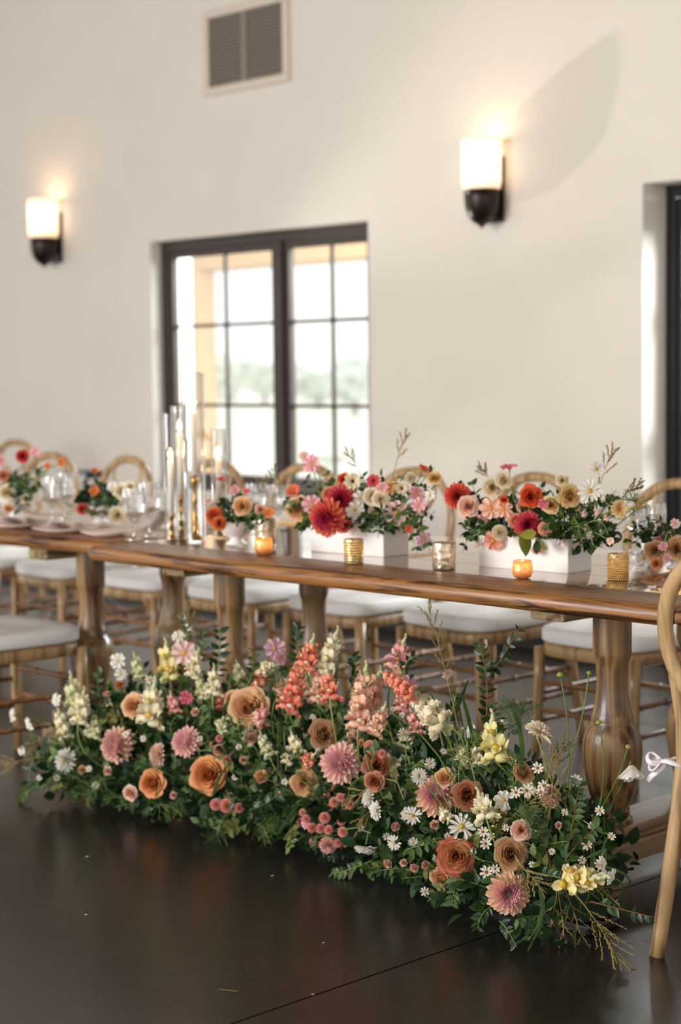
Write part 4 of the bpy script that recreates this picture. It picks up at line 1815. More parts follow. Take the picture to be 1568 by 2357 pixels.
ROSE = {
    'toffee': (pm('b47c48', 'dcaa74'), pm('c68c5a', 'e6ba8a'), pm('cc9866', 'eac296')),
    'peach': (pm('c98a4c', 'e3b27a'), pm('d79a62', 'ecc08f'), pm('dba572', 'efcaa0')),
    'orange': (pm('b5622c', 'd98a4c'), pm('c9743c', 'e39a62'), pm('cf8248', 'e8a670')),
    'terracotta': (pm('8f4a2a', 'b9714a'), pm('a55a38', 'c98560'), pm('b06a48', 'd2967a')),
    'fire': (pm('b9652f', 'd98f5c'), pm('cf8250', 'c8603c', mid='e0a074'), pm('d89064', 'b83c2c', mid='e0a07a')),
    'tan': (pm('96643c', 'be9062'), pm('b07c52', 'd4a87c'), pm('ba8a60', 'deb68e')),
    'blush': (pm('d68a68', 'eab59a'), pm('e0a284', 'f0c8b2'), pm('e6b09a', 'f3d2c2')),
    'pinkbud': (pm('cf8a78', 'e6b0a0'), pm('dc9c8c', 'ecc0b2'), pm('e0a898', 'efcabd')),
    'cream': (pm('d9c08a', 'ecdcb4'), pm('e2cda0', 'f0e4c6'), pm('e8d8b4', 'f4ecd6')),
    'yellowtan': (pm('c99a48', 'e0bb74'), pm('d4a860', 'e8c88c'), pm('dab474', 'ecd2a0')),
    'red': (pm('b23a1e', 'd8532f'), pm('c84526', 'e0613c'), pm('d4502f', 'e6714a')),
}
YEL, YELD = pm('d9a52c', 'e6bd4a'), pm('b9791f', 'd39a3c')
EYE, RUST = pm('2c1a12', '4a2a1a'), pm('8a4a1c', 'b9702c')
GREENC = pm('8a9440', 'b9b860')
DAHL = {
    'peachpink': (pm('ecbca6', 'f8d6b6', mid='f2c8ae'), pm('e29aaa', 'f0bcb4'), pm('da80a4', 'f2c2cc'), pm('e8d2b0', 'f4e6cc')),
    'dusty': (pm('e0aea2', 'f0cbb4'), pm('e0a2ac', 'eebfb8'), pm('da96a8', 'f0c6c4'), pm('e2c0bc', 'f0d8c8')),
    'pink': (pm('ecb0b0', 'f8d2c6'), pm('eca8b4', 'f6cac8'), pm('e8a0b4', 'f8ccd0'), pm('ecc0c4', 'f6dcd6')),
    'paleblush': (pm('e4bea8', 'f4d8c6'), pm('dcb4a0', 'ecd0be'), pm('d8ac9c', 'eaccbc'), pm('e0c0a8', 'f0dac8')),
    'cream': (pm('d8c4a4', 'eadcc4'), pm('dccaac', 'eadfc8'), pm('d2ba98', 'e6d6ba'), pm('d8c4a0', 'ebdcc0')),
    'coral': (pm('d8574c', 'ec8a6e', mid='e46c5c'), pm('d43a52', 'e66a62'), pm('b8184a', 'd43a60'), pm('9c1244', 'c02a54')),
    'crimson': (pm('c8384c', 'e2686a'), pm('c02a54', 'd84a68'), pm('a81048', 'cc2c60'), pm('8c0c3c', 'b41c50')),
    'salmon': (pm('e08a70', 'f0b296'), pm('de7c68', 'eea28c'), pm('d86c60', 'e8947e'), pm('d88c68', 'ecb48c')),
    'redcoral': (pm('d84a3c', 'ea6e5a'), pm('d03c3c', 'e25c54'), pm('b82c34', 'd04444'), pm('5a1c1c', '8a2c28')),
    'orange': (pm('d86a38', 'ee965c'), pm('d8683c', 'ea8a58'), pm('c85a30', 'e07c4c'), pm('b88038', 'd8a850')),
}
WHT = pm('e6e0d0', 'f7f3ec')
WHTW = pm('efe8d6', 'f6efe2')
CREAMP = pm('e0d2a8', 'f2e8cc')
PINKC = pm('e29aa4', 'f0bcc0')
PALEP = pm('e8bcb6', 'f4d8d0')
LILAC = pm('d8a2b4', 'ecc4d0')
CORALP = pm('e2664c', 'f08e70')
HOTPK = pm('d85a80', 'ec86a0')
BUTTON = pm('ea8a8e', 'f8b6ae')
BUTTON2 = pm('f09a8e', 'f8c2b4')
CREAMY = pm('ece0b8', 'f8f0d8')
YELLS, YELL2 = pm('efdc84', 'f8f0c0'), pm('e2b440', 'f0cc60')
PEACHS = pm('f0b294', 'f8d4bc')
CORALS = pm('ec7e60', 'f6ac8e')
PINKS = pm('ea9a98', 'f6c2b8')
GRNW = pm('c8cc98', 'e8e6c4')
SNAP = {'white': (CREAMY, YELL2), 'yellow': (YELLS, YELL2), 'peach': (PEACHS, CREAMY), 'coral': (CORALS, CREAMY), 'pink': (PINKS, CREAMY), 'green': (GRNW, YELLS), 'cream': (CREAMY, YELLS)}

# ------------------------------------------------------------------ the floor arrangement
AX = [(-4.6, 2.93), (-4.4, 2.94), (-4.1, 3.0), (-3.75, 3.05), (-3.35, 3.06), (-3.0, 3.01), (-2.75, 2.94), (-2.5, 2.90), (-2.3, 2.92)]


def front_y(x):
    if x <= AX[0][0]:
        return AX[0][1]
    for (a, b), (c, d) in zip(AX, AX[1:]):
        if x <= c:
            return b+(d-b)*(x-a)/(c-a)
    return AX[-1][1]


def on_mound(px, py, back=0.0, slope=.3):
    a = 3.0
    for _ in range(12):
        d = ray(px, py)
        t = (a+back+slope*CAM.z)/(d.y-slope*d.z)
        p = CAM+d*t
        a = front_y(p.x)
    return p


def px_m(p):
    return (p-CAM).dot(FW)/FPX


def foam_base(p):
    x = max(-4.39, min(-2.46, p.x+RND.uniform(-.045, .045)))
    return Vector((x, front_y(x)+.24+RND.uniform(-.045, .045), .06))


G = 'in the floor arrangement before the table'
for x in (-4.28, -3.865, -3.555, -3.245, -2.91, -2.585):
    t = thing('foam_tray', 'low black tray of green floral foam hidden under the floor flowers', 'tray', (x, front_y(x)+.24, 0), .0, 'foam trays under the floor flowers')
    link('tray_pan', box_mesh('tray_pan', (-.15, -.06, .0), (.15, .06, .025), M_TRAY, .006), t)
    link('foam_block', box_mesh('foam_block', (-.135, -.05, .025), (.135, .05, .1), M_FOAM, .01), t)

NAMES = {}


def put(kind, color, px, py, rpx, face=None, label=None, droop=0, back=0.0, seed=None):
    if face is None:
        face = (RND.uniform(-.35, .35), RND.uniform(.1, .6), 1)
    n = cam_dir(*face)
    best = None
    for dl in (0, -.02, .02, -.04, .04, -.06, .06, -.08, .08, -.1, .1, .12, .14):
        p = on_mound(px, py, back+dl)
        size = rpx*px_m(p)*(1.14 if kind == 'dahlia' else 1)
        if p.z < size*.75 and dl > 0:
            continue
        R, Dp = size*.92, size*depth_of(kind, n, p)
        cr = crowd(p, R, Dp)
        if best is None or cr < best[0]-1e-6:
            best = (cr, p, size, R, Dp)
        if cr <= 0:
            break
    _, p, size, R, Dp = best
    PLACED.append((p, R, Dp))
    sd = seed if seed is not None else RND.randrange(4)
    if kind == 'rose':
        parts = cached(('rosehead', color, sd % 3), lambda: head_rose(ROSE[color], 1.0, sd % 3))
        nm, cat = 'rose', 'flower'
    elif kind == 'bud':
        parts = cached(('budhead', color), lambda: head_rose(ROSE[color], .62, 1))
        nm, cat = 'rose_bud', 'flower'
    elif kind == 'dahlia':
        parts = cached(('dahead', color, sd % 2), lambda: head_dahlia(DAHL[color], sd % 2))
        nm, cat = 'dahlia', 'flower'
    elif kind == 'daisy':
        parts = cached(('daisyhead', sd % 3), lambda: head_daisy(WHT, YEL, 13, .16, sd % 3, droop=4))
        nm, cat = 'white_daisy', 'flower'
    elif kind == 'smalldaisy':
        parts = cached(('sdaisy', sd % 3), lambda: head_daisy(WHTW, YELD if sd % 3 else RUST, 8, .24, sd % 3, cs=1.25))
        nm, cat = 'small_daisy', 'flower'
    elif kind == 'mum':
        parts = cached(('mumhead', color, sd % 2), lambda: head_mum({'white': WHT, 'cream': CREAMP}[color], GREENC, sd % 2))
        nm, cat = 'white_chrysanthemum', 'flower'
    elif kind == 'cosmos':
        mt = {'white': WHT, 'pink': PINKC, 'pale': PALEP, 'lilac': LILAC, 'hot': HOTPK}[color]
        parts = cached(('cosmos', color, sd % 3, droop != 0), lambda: head_cosmos(mt, YEL, sd % 3, droop=35 if droop else 5))
        nm, cat = 'cosmos', 'flower'
    base = foam_base(p)
    lab = label or ('%s %s' % ({'rose': color+' rose bloom', 'bud': color+' rose bud', 'dahlia': color+' full-petalled dahlia', 'daisy': 'white yellow-eyed daisy', 'smalldaisy': 'tiny white daisy',
                                 'mum': color+' double chrysanthemum', 'cosmos': color+' eight-petalled cosmos'}[kind], G))
    for a, b in (('paleblush', 'pale blush'), ('peachpink', 'peach and pink'), ('dusty', 'dusty pink'), ('pinkbud', 'salmon pink'), ('fire', 'red-edged orange'), ('hot', 'hot pink')):
        lab = lab.replace(a+' ', b+' ')
    return flower(nm, lab, cat, None if label else lab.split(' in the')[0]+' of the floor flowers', parts, p, n, size, base, droop=droop)


# roses
for a in [('toffee', 572, 1628, 46, (-.15, .55, 1), 'large toffee rose standing highest among the floor roses'),
          ('orange', 480, 1782, 43, (-.3, .45, 1), 'large orange toffee rose above the pink button mums'),
          ('orange', 350, 1803, 33, (-.5, .2, 1), 'orange rose low beside the pale blush dahlia'),
          ('peach', 308, 1625, 29, (-.3, .4, 1), 'peach rose next to the white and yellow snapdragon'),
          ('peach', 700, 1802, 31, (.1, .1, 1), 'peach rose half hidden by leaves below the pink dahlia'),
          ('tan', 745, 1690, 35, (.5, .5, 1), 'tan rose tucked behind the big pink dahlia'),
          ('terracotta', 868, 1762, 33, (.2, .5, 1), 'terracotta rose between the pink dahlia and white snapdragon'),
          ('terracotta', 1076, 1830, 36, (.3, .35, 1), 'brown terracotta rose beside the large peach and pink dahlia'),
          ('fire', 1050, 1972, 45, (-.05, .15, 1), 'orange rose with red-edged petals at the front of the floor flowers'),
          ('tan', 1176, 1966, 40, (.25, .35, 1), 'tan rose cup behind the front pink-centred dahlia'),
          ('peach', 1018, 2024, 30, (-.5, -.3, 1), 'pale peach rose under the red-edged rose'),
          ('blush', 1200, 1910, 24, (.0, .4, 1), 'small blush ruffled rose above the tan rose cup'),
          ('tan', 1205, 1778, 26, (.5, .6, .8), 'brown rose behind the small daisies near the table leg'),
          ('tan', 538, 1610, 24, (-.5, .5, 1), 'tan rose pressed behind the highest toffee rose'),
          ('peach', 1025, 1790, 24, (-.2, .7, .8), 'muted peach rose behind the large peach and pink dahlia'),
          ('blush', 300, 1826, 18, (-.4, 0, 1), 'small blush rose low at the far end'),
          ('terracotta', 862, 1800, 24, (-.3, -.1, 1), 'small terracotta rose under the larger terracotta rose'),
          ('blush', 1330, 2010, 22, (.3, .5, .9), 'dusty blush rose behind the yellow snapdragon near the floor')]:
    put('rose', *a, back=.09 if a[1] == 1330 else 0)
for a in [('peach', 600, 1790, 27, (.2, .5, .6), 'peach rose bud standing alone above the leaves'), ('pinkbud', 955, 1996, 17, (-.3, -.2, 1)), ('pinkbud', 979, 1990, 17, (.2, -.1, 1)), ('pinkbud', 894, 1986, 17, (-.4, -.2, .8)),
          ('pinkbud', 911, 1905, 18, (-.2, .8, .7)), ('blush', 1268, 1850, 18, (.3, .5, .9)), ('pinkbud', 815, 1590, 14, (0, .9, .5)), ('blush', 1000, 1900, 18, (.1, .6, .8)), ('blush', 246, 1600, 14, (0, .8, .6)), ('orange', 275, 1578, 17, (-.1, .7, .8))]:
    put('bud', *a)
for a in [('dusty', 272, 1715, 44, (-.55, .35, 1), 'dusty pink dahlia above the small peach rose at the far end'),
          ('pink', 430, 1708, 38, (-.6, .55, 1), 'soft pink dahlia between the dusty dahlia and orange rose'),
          ('paleblush', 366, 1738, 30, (-1, .1, .45), 'pale blush dahlia turned edge on'),
          ('pink', 785, 1757, 50, (-.35, .45, 1), 'big pink dahlia in the middle of the floor flowers'),
          ('peachpink', 1006, 1832, 50, (-.3, .6, 1), 'large peach and pink dahlia above the white daisies'),
          ('peachpink', 1170, 2056, 51, (.0, .1, 1), 'peach dahlia with bright pink centre lowest at the front'),
          ('cream', 1240, 1688, 36, (.6, .9, -.35), 'cream dahlia seen from behind near the turned table leg'),
          ('dusty', 1265, 1832, 28, (.3, .6, .8), 'faded dusty dahlia beside the tiny daisies'),
          ('dusty', 755, 1945, 22, (-.3, -.3, 1), 'small dusty dahlia hanging under the button mums')]:
    put('dahlia', *a)
for a in [('white', 152, 1750, 30, (-.4, .3, 1), 'white double chrysanthemum at the far end of the floor flowers'), ('white', 965, 1787, 21, (.2, .4, 1), 'white double chrysanthemum at the tip of the white snapdragon'),
          ('white', 850, 1838, 24, (-.9, .25, .5), 'upper white chrysanthemum turned sideways'), ('white', 868, 1866, 24, (-.9, .1, .5), 'lower white chrysanthemum turned sideways'), ('white', 842, 1950, 28, (-.1, -.85, .35), 'white chrysanthemum facing down to the floor')]:
    put('mum', *a)
for a in [(1063, 1902, 34, (-.1, .35, 1), 'large white daisy above the red-edged rose'), (950, 1878, 24, (-.1, .6, 1), 'white daisy under the large peach and pink dahlia'), (935, 1872, 18, (-.5, .6, .8)), (908, 1940, 19, (-.5, .1, 1)), (951, 1940, 14, (.0, .2, 1)), (990, 1758, 15, (.2, .3, 1)), (1085, 1680, 20, (-.9, .2, .4)),
          (928, 1690, 17, (.3, .1, 1))]:
    put('daisy', 'white', *a)
for a in [(1118, 1942, 15), (1120, 2008, 17), (1112, 1915, 14), (1140, 2000, 12), (1350, 1943, 16), (1340, 1980, 11), (1325, 1796, 16), (1238, 1768, 15), (1188, 1824, 14), (1212, 1820, 18), (1252, 1808, 15), (1380, 1866, 13), (1408, 1925, 11), (925, 1646, 8), (980, 1940, 10), (1003, 1975, 10), (978, 2052, 12), (905, 1632, 7), (220, 1808, 11), (205, 1770, 9), (1245, 1822, 12), (1380, 1990, 14), (890, 1925, 10), (345, 1565, 12), (550, 1720, 9), (130, 1790, 9), (200, 1685, 10), (1130, 1925, 11), (1165, 1905, 10)]:
    put('smalldaisy', 'white', *a)
for a in [('pale', 425, 1503, 31, (-.1, .4, 1), 'pale pink cosmos above the yellow snapdragon'), ('lilac', 632, 1492, 28, (.2, .3, 1), 'lilac pink cosmos rising in front of the turned table leg'),
          ('pink', 916, 1518, 33, (.1, .95, .35), 'pink cosmos facing up above the peach snapdragon'), ('pink', 938, 1580, 27, (.3, .3, 1), 'pink cosmos with golden eye below the upturned cosmos'), ('pale', 1030, 1550, 15, (.3, -.3, .7)),
          ('white', 272, 1522, 21, (-.2, .4, 1)), ('white', 278, 1552, 16, (.2, .0, 1)), ('white', 131, 1610, 17, (-.7, .2, .7)), ('white', 50, 1728, 11, (-.3, .1, .8)), ('white', 1160, 1842, 25, (.1, .3, 1), 'white cosmos below the yellow upright snapdragon'),
          ('white', 1384, 1992, 24, (.8, .2, .4)), ('white', 1404, 2018, 22, (.7, -.2, .5)), ('hot', 428, 1607, 18, (.2, .5, .9)), ('pink', 705, 1895, 15, (-.6, .2, .8)), ('white', 30, 1646, 17, (-.8, .1, .5)), ('white', 68, 1666, 17, (-.7, -.2, .5)), ('lilac', 645, 1515, 18, (.5, -.1, .8)), ('white', 410, 1465, 17, (-.2, .6, .9))]:
    put('cosmos', a[0], a[1], a[2], a[3], a[4], a[5] if len(a) > 5 else None)
# the drooping white cosmos in front of the turned leg, and buds on long stems
p = at_y(1454, 1762, 3.10)
b0 = Vector((-2.56, 3.12, .08))
t = flower('cosmos', 'white cosmos nodding on a long bent stem before the bulbous table leg', 'flower', None, cached('cosmosdroop', lambda: head_cosmos(WHT, YEL, 2, droop=-42, cs=.7)), p, (.3, -.2, -1), .046, b0, droop=.09)
MB_BUD = MB().lathe([(0, -.5), (.55, -.35), (.85, 0), (.75, .45), (.35, .75), (0, .82)], 10).mesh('bud', GREENC)
for (x0, y0, x1, y1, r, c) in [(1290, 1800, 1290, 1555, 10, 0), (1240, 1800, 1356, 1550, 7, 0), (1360, 1800, 1378, 1664, 8, 0), (1300, 1850, 1446, 1720, 8, 0), (900, 1750, 885, 1641, 7, 0), (1060, 1800, 1067, 1678, 7, 0)]:
    a, b = on_mound(x0, y0, .06), on_mound(x1, y1)
    a.z = max(.1, a.z-.12)
    t = thing('cosmos_bud', 'tight green cosmos bud on a thin stem rising from the floor flowers', 'bud', a, 0, 'cosmos buds of the floor flowers')
    d = b-a
    link('stem', MB().tube([p2-a for p2 in curve_pts(a, b, .02, 8, Vector((.7, .7, 0)))], .0017, 5).mesh('stem', M_STEM), t)
    link('bud', MB_BUD, t, Matrix.Translation(d) @ face_to(d.normalized()) @ S(r*px_m(b)))


def snapdragon(color, bx, by, tx, ty, rpx, label=None, n=None, back=0.0, tips=True):
    best = None
    for dl in (0, .02, -.02, .04, -.04, .06, -.06, .08, -.08, .1, -.1, .12, .15):
        a, b = on_mound(bx, by, back+dl), on_mound(tx, ty, back+dl)
        sz0 = rpx*px_m(a)*2.15
        m_ = max(3, int((b-a).length/(sz0*.5))+1)
        pp = [a.lerp(b, i/(m_-1)) for i in range(m_)]
        pp.append(b+(b-a).normalized()*sz0*.7)
        rad = [sz0*(.78-.36*i/(m_-1)) for i in range(m_)]+[sz0*.25]
        cr = sum(crowd(p, r, r) for p, r in zip(pp, rad))
        if best is None or cr < best[0]-1e-6:
            best = (cr, a, b, pp, rad)
        if cr <= 0:
            break
    _, a, b, pp, rad = best
    PLACED.extend((p, r, r) for p, r in zip(pp, rad))
    base = foam_base(a)
    lab = label or ('%s snapdragon spike %s' % (color, G))
    t = thing('snapdragon', lab, 'flower', base, 0, None if label else color+' snapdragons of the floor flowers')
    A, B = a-base, b-base
    ax = (B-A)
    L = ax.length
    PENDING.append((t, A.copy(), ax.normalized(), .0024, None, 0, [A.lerp(B, i/5) for i in range(1, 6)]))
    m, th = SNAP[color]
    fl = floret(m, th)
    k = px_m(a)
    size = rpx*k*2.15
    cnt = n or max(7, int(L/size*6.0))
    axn = ax.normalized()
    e1 = axn.orthogonal().normalized()
    e2 = axn.cross(e1)
    for i in range(cnt):
        s = (i+.5)/cnt
        an = i*2.39996
        out = (e1*math.cos(an)+e2*math.sin(an)+axn*.25).normalized()
        sz = size*(1.05-.45*s)*RND.uniform(.9, 1.1)
        p = A.lerp(B, s)
        x = out
        z = (axn-x*axn.dot(x)).normalized()
        y = z.cross(x)
        M = Matrix(((x.x, y.x, z.x, p.x), (x.y, y.y, z.y, p.y), (x.z, y.z, z.z, p.z), (0, 0, 0, 1)))
        link('floret', fl, t, M @ S(sz))
    if tips:
        bm_ = cached('snapbud', lambda: MB().lathe([(0, -.3), (.22, -.1), (.3, .15), (.2, .5), (0, .7)], 8).mesh('bud', GRNW))
        for i in range(5):
            an = i*2.4
            out = (e1*math.cos(an)+e2*math.sin(an))*.5+axn
            link('bud', bm_, t, Matrix.Translation(B+axn*size*.22*i) @ face_to(out) @ S(size*(.62-.08*i)))
    return t


for a in [('yellow', 392, 1565, 385, 1505, 18, 'yellow snapdragon under the pale pink cosmos'), ('white', 340, 1668, 352, 1598, 19, 'white and yellow snapdragon beside the peach rose'), ('green', 175, 1640, 166, 1575, 15, 'greenish white snapdragon at the far end'),
          ('cream', 180, 1665, 190, 1610, 14), ('coral', 662, 1640, 690, 1540, 16), ('coral', 700, 1540, 715, 1490, 15), ('cream', 745, 1560, 770, 1475, 16), ('peach', 730, 1620, 740, 1560, 15), ('coral', 760, 1610, 755, 1560, 14), ('cream', 715, 1600, 706, 1530, 13),
          ('peach', 825, 1680, 840, 1560, 18, 'dense peach snapdragon left of the upturned pink cosmos'.replace('left of', 'beside')), ('peach', 850, 1640, 870, 1565, 15), ('pink', 905, 1545, 925, 1490, 15), ('pink', 925, 1640, 930, 1590, 14),
          ('white', 1022, 1670, 960, 1610, 20, 'white and yellow snapdragon leaning behind the nodding stems'), ('yellow', 1012, 1680, 1000, 1630, 16), ('yellow', 1141, 1752, 1136, 1678, 22, 'yellow snapdragon standing upright by the dark leafy branch'),
          ('white', 955, 1800, 893, 1745, 19, 'white snapdragon lying across the terracotta rose'), ('cream', 1120, 1885, 1108, 1845, 18), ('yellow', 1155, 1895, 1148, 1870, 17), ('yellow', 1296, 2030, 1366, 2022, 21, 'yellow and cream snapdragon low near the floor by the table foot'),
          ('cream', 490, 1600, 492, 1555, 13), ('cream', 585, 1715, 570, 1680, 13), ('coral', 515, 1640, 522, 1605, 15), ('coral', 592, 1575, 612, 1555, 13), ('pink', 610, 1655, 600, 1650, 14), ('cream', 1100, 1760, 1095, 1730, 10), ('peach', 575, 1660, 578, 1655, 16), ('cream', 745, 1720, 715, 1700, 15), ('cream', 685, 1735, 675, 1700, 11), ('coral', 700, 1760, 715, 1745, 11), ('coral', 950, 1600, 890, 1555, 12), ('cream', 600, 1545, 625, 1535, 11), ('yellow', 205, 1650, 195, 1635, 12), ('green', 500, 1680, 520, 1660, 11)]:
    snapdragon(*a)

for a in [('green', 560, 1600, 548, 1540, 11), ('green', 470, 1610, 462, 1560, 11), ('cream', 440, 1560, 452, 1515, 12), ('cream', 150, 1700, 138, 1650, 11), ('green', 215, 1700, 222, 1650, 10), ('green', 620, 1740, 605, 1700, 10), ('cream', 660, 1760, 668, 1725, 10), ('peach', 640, 1600, 655, 1575, 12), ('peach', 860, 1690, 880, 1640, 12), ('pink', 960, 1690, 950, 1650, 11), ('cream', 930, 1720, 940, 1690, 10), ('cream', 1060, 1760, 1070, 1730, 10), ('cream', 520, 1690, 535, 1665, 10), ('pink', 400, 1640, 395, 1610, 10), ('green', 320, 1560, 312, 1520, 10), ('yellow', 265, 1660, 258, 1630, 11), ('peach', 800, 1720, 812, 1690, 10), ('cream', 1225, 1840, 1222, 1800, 9), ('cream', 1035, 1895, 1020, 1870, 10)]:
    snapdragon(*a)
for a in [('blush', 250, 1775, 17, (-.4, .3, 1)), ('pinkbud', 640, 1830, 14, (0, .4, 1)), ('blush', 560, 1750, 16, (.2, .5, 1)), ('peach', 190, 1772, 16, (-.3, .2, 1)), ('pinkbud', 400, 1830, 14, (-.2, .1, 1)), ('blush', 930, 1985, 15, (-.3, 0, 1)), ('blush', 820, 1690, 15, (.2, .5, 1)), ('pinkbud', 1285, 1900, 14, (.3, .4, 1)), ('blush', 450, 1640, 15, (-.2, .5, 1))]:
    put('bud', *a)
for a in [(170, 1660, 10), (290, 1690, 9), (330, 1700, 9), (655, 1800, 9), (615, 1840, 8), (540, 1790, 8), (720, 1650, 8), (880, 1670, 8), (1020, 1730, 9), (760, 1790, 8), (1090, 1960, 9), (1030, 1925, 9), (1225, 1990, 9), (1270, 1960, 9), (1300, 1870, 10), (1360, 1900, 9), (90, 1790, 8), (460, 1700, 8), (830, 1905, 9)]:
    put('smalldaisy', 'white', *a)

# pink button mum sprays: one stem with several small round blooms
for lab, base, blooms in [('spray of coral pink button mums low beside the dusty dahlia', (745, 1930), [(705, 1885, 11), (718, 1905, 12), (738, 1907, 12), (757, 1910, 11), (748, 1882, 14), (786, 1890, 11), (790, 1915, 13), (778, 1940, 11), (796, 1942, 9), (722, 1938, 11), (697, 1870, 9), (690, 1890, 8)]),
                          ('spray of pink button mums below the peach rose in the middle', (780, 1860), [(770, 1846, 13), (790, 1836, 11), (806, 1852, 12), (775, 1815, 13), (783, 1835, 10), (760, 1858, 9), (752, 1830, 9)]),
                          ('spray of pink button mums with one yellow eye under the large orange toffee rose', (520, 1880), [(497, 1852, 14), (521, 1855, 17), (533, 1834, 12), (551, 1860, 12)]),
                          ('spray of pink button mums over the soft pink dahlia', (500, 1760), [(505, 1727, 15), (522, 1748, 11), (490, 1716, 9), (505, 1700, 9), (580, 1698, 14)]),
                          ('spray of pink button mums behind the terracotta rose', (850, 1745), [(852, 1718, 15), (832, 1710, 9), (880, 1735, 11)])]:
    bp = on_mound(*base, .1)
    b0 = foam_base(bp)
    t = thing('button_mum_spray', lab, 'flower', b0)
    j = on_mound(*base, .08)-b0
    link('stem', MB().tube([Vector((0, 0, 0)), j*.5, j], .002, 5).mesh('stem', M_STEM), t)
    for q, (x, y, r) in enumerate(blooms):
        best = None
        for dl in (0, -.02, .02, -.04, .04, -.06, .06, .08):
            pw = on_mound(x, y, dl)
            rr_ = r*px_m(pw)*.95
            cr = crowd(pw, rr_, rr_)
            if best is None or cr < best[0]-1e-6:
                best = (cr, pw, rr_)
            if cr <= 0:
                break
        PLACED.append((best[1], best[2], best[2]))
        p = best[1]-b0
        link('stem', MB().tube(curve_pts(j, p, .01, 5), .0012, 4).mesh('stem', M_STEM), t)
        n = cam_dir(RND.uniform(-.4, .4), RND.uniform(-.2, .5), 1)
        link('bloom', pompom(BUTTON if q % 2 else BUTTON2, YEL if q == 1 else None), t, Matrix.Translation(p) @ face_to(n) @ S(r*px_m(p+b0)))

commit()
grow_stems()

# leafy sprigs placed by hand: base, tip, pairs of leaves, leaf length (pixels of the photograph), leaf kind
D, Mm, Pp = 'dark glossy', 'mid green', 'pale green'
Oo = 'olive yellow'
LM = {D: M_LEAFD, Mm: M_LEAFM, Pp: M_LEAFP, Oo: M_LEAFO}
for (x0, y0, x1, y1, n, ls, kd, lab, tw) in [
        (1112, 1720, 1100, 1475, 13, 32, D, 'dark glossy upright branch beside the yellow snapdragon', 1), (1118, 1560, 1198, 1440, 8, 30, D, 'dark glossy side branch reaching highest towards the tabletop', 1),
        (1300, 2010, 1335, 1800, 12, 42, Mm, 'thick green leafy branch beside the bulbous table leg', 1), (1270, 1990, 1240, 1890, 7, 36, Mm, None, 1), (1290, 2000, 1380, 1900, 9, 36, Mm, None, 1),
        (1060, 1990, 1040, 2085, 9, 34, Pp, 'pale green leafy sprig under the red-edged rose', 0), (1080, 2000, 985, 2075, 8, 32, Pp, None, 0), (1150, 2080, 1100, 2140, 7, 30, D, None, 0), (1180, 2060, 1215, 2165, 8, 34, D, 'dark glossy sprig hanging below the front dahlia', 0),
        (860, 1980, 765, 2012, 8, 27, Pp, 'pale green sprig trailing on the floor before the button mums', 0), (960, 2010, 855, 2010, 8, 26, Mm, None, 0), (1360, 2075, 1505, 2112, 9, 32, D, 'dark glossy runner trailing over the floor towards the chair leg', 1),
        (480, 1600, 505, 1445, 8, 34, D, 'dark glossy sprig in front of the turned leg of the middle trestle', 0), (430, 1560, 470, 1450, 6, 30, Mm, None, 0), (700, 1560, 685, 1440, 7, 32, D, 'dark glossy sprig rising behind the coral snapdragon', 0), (800, 1600, 810, 1510, 6, 30, D, None, 0), (250, 1640, 236, 1545, 7, 27, D, None, 0),
        (120, 1780, 45, 1835, 9, 27, Mm, 'green sprig trailing out at the far end of the floor flowers', 0), (200, 1800, 110, 1720, 8, 26, Mm, None, 0), (380, 1600, 470, 1660, 8, 32, Pp, None, 0), (470, 1740, 400, 1750, 7, 34, Mm, None, 0), (560, 1860, 640, 1830, 8, 34, D, None, 0), (660, 1860, 720, 1840, 7, 38, Mm, None, 0),
        (620, 1900, 600, 1830, 7, 32, D, None, 0), (1000, 1700, 1050, 1600, 6, 30, D, None, 0), (950, 1600, 955, 1510, 6, 26, D, None, 0), (1240, 1950, 1310, 1940, 8, 30, Mm, None, 0), (1200, 2000, 1290, 2020, 7, 32, D, None, 0), (1120, 1650, 1180, 1690, 7, 30, D, None, 1), (1150, 2120, 1190, 2180, 6, 26, D, None, 0), (820, 1700, 800, 1630, 5, 34, D, None, 0), (430, 1470, 415, 1415, 5, 22, Mm, None, 0), (560, 1590, 580, 1490, 6, 30, Mm, None, 0), (640, 1560, 655, 1545, 4, 26, Mm, None, 0)]:
    a = on_mound(x0, y0, .04)
    b = on_mound(x1, y1, -.02)
    a.z, b.z = max(.02, a.z), max(.012, b.z)
    lab2 = lab or '%s leafy sprig %s' % (kd, G)
    sprig('leafy_sprig', lab2, 'foliage', None if lab else kd+' sprigs of the floor flowers', a, b, n, ls*px_m(a), LM[kd], sag=RND.uniform(-.02, .03), w=.26 if kd != Pp else .24, twig=M_TWIG if tw else None)
    commit()


def mound_point(x, phi, fr):
    """a point inside the mound: phi 0 = front, 90 = top, 180 = back"""
    h = .35 if x < -3.0 else .35-.07*(x+3.0)/.5
    if x < -4.2:
        h *= max(.45, 1-(-4.2-x)*2.0)
    c = Vector((x, front_y(x)+.19, .05))
    return c+Vector((0, -math.cos(phi)*.18*fr, math.sin(phi)*h*fr))


# many more leafy sprigs filling the mound
for i in range(230):
    x = RF.uniform(-4.42, -2.40)
    phi = RF.uniform(-.22, 1.6)
    a = mound_point(x, phi, .25)
    a.z = max(.05, a.z)
    b = mound_point(x+RF.uniform(-.14, .14), phi+RF.uniform(-.15, .2), RF.uniform(.85, 1.12))
    b.z = max(.03, b.z)
    kd = RF.choice((D, D, Mm, Mm, Pp, Oo))
    nm = kd
    sprig('leafy_sprig', '%s bushy greenery sprig packed between the floor blooms' % nm, 'foliage', nm+' greenery between the floor blooms', a, b, RF.randint(7, 10), RF.uniform(.028, .043), LM[kd], sag=.01, w=.27, joined=True)
    commit()

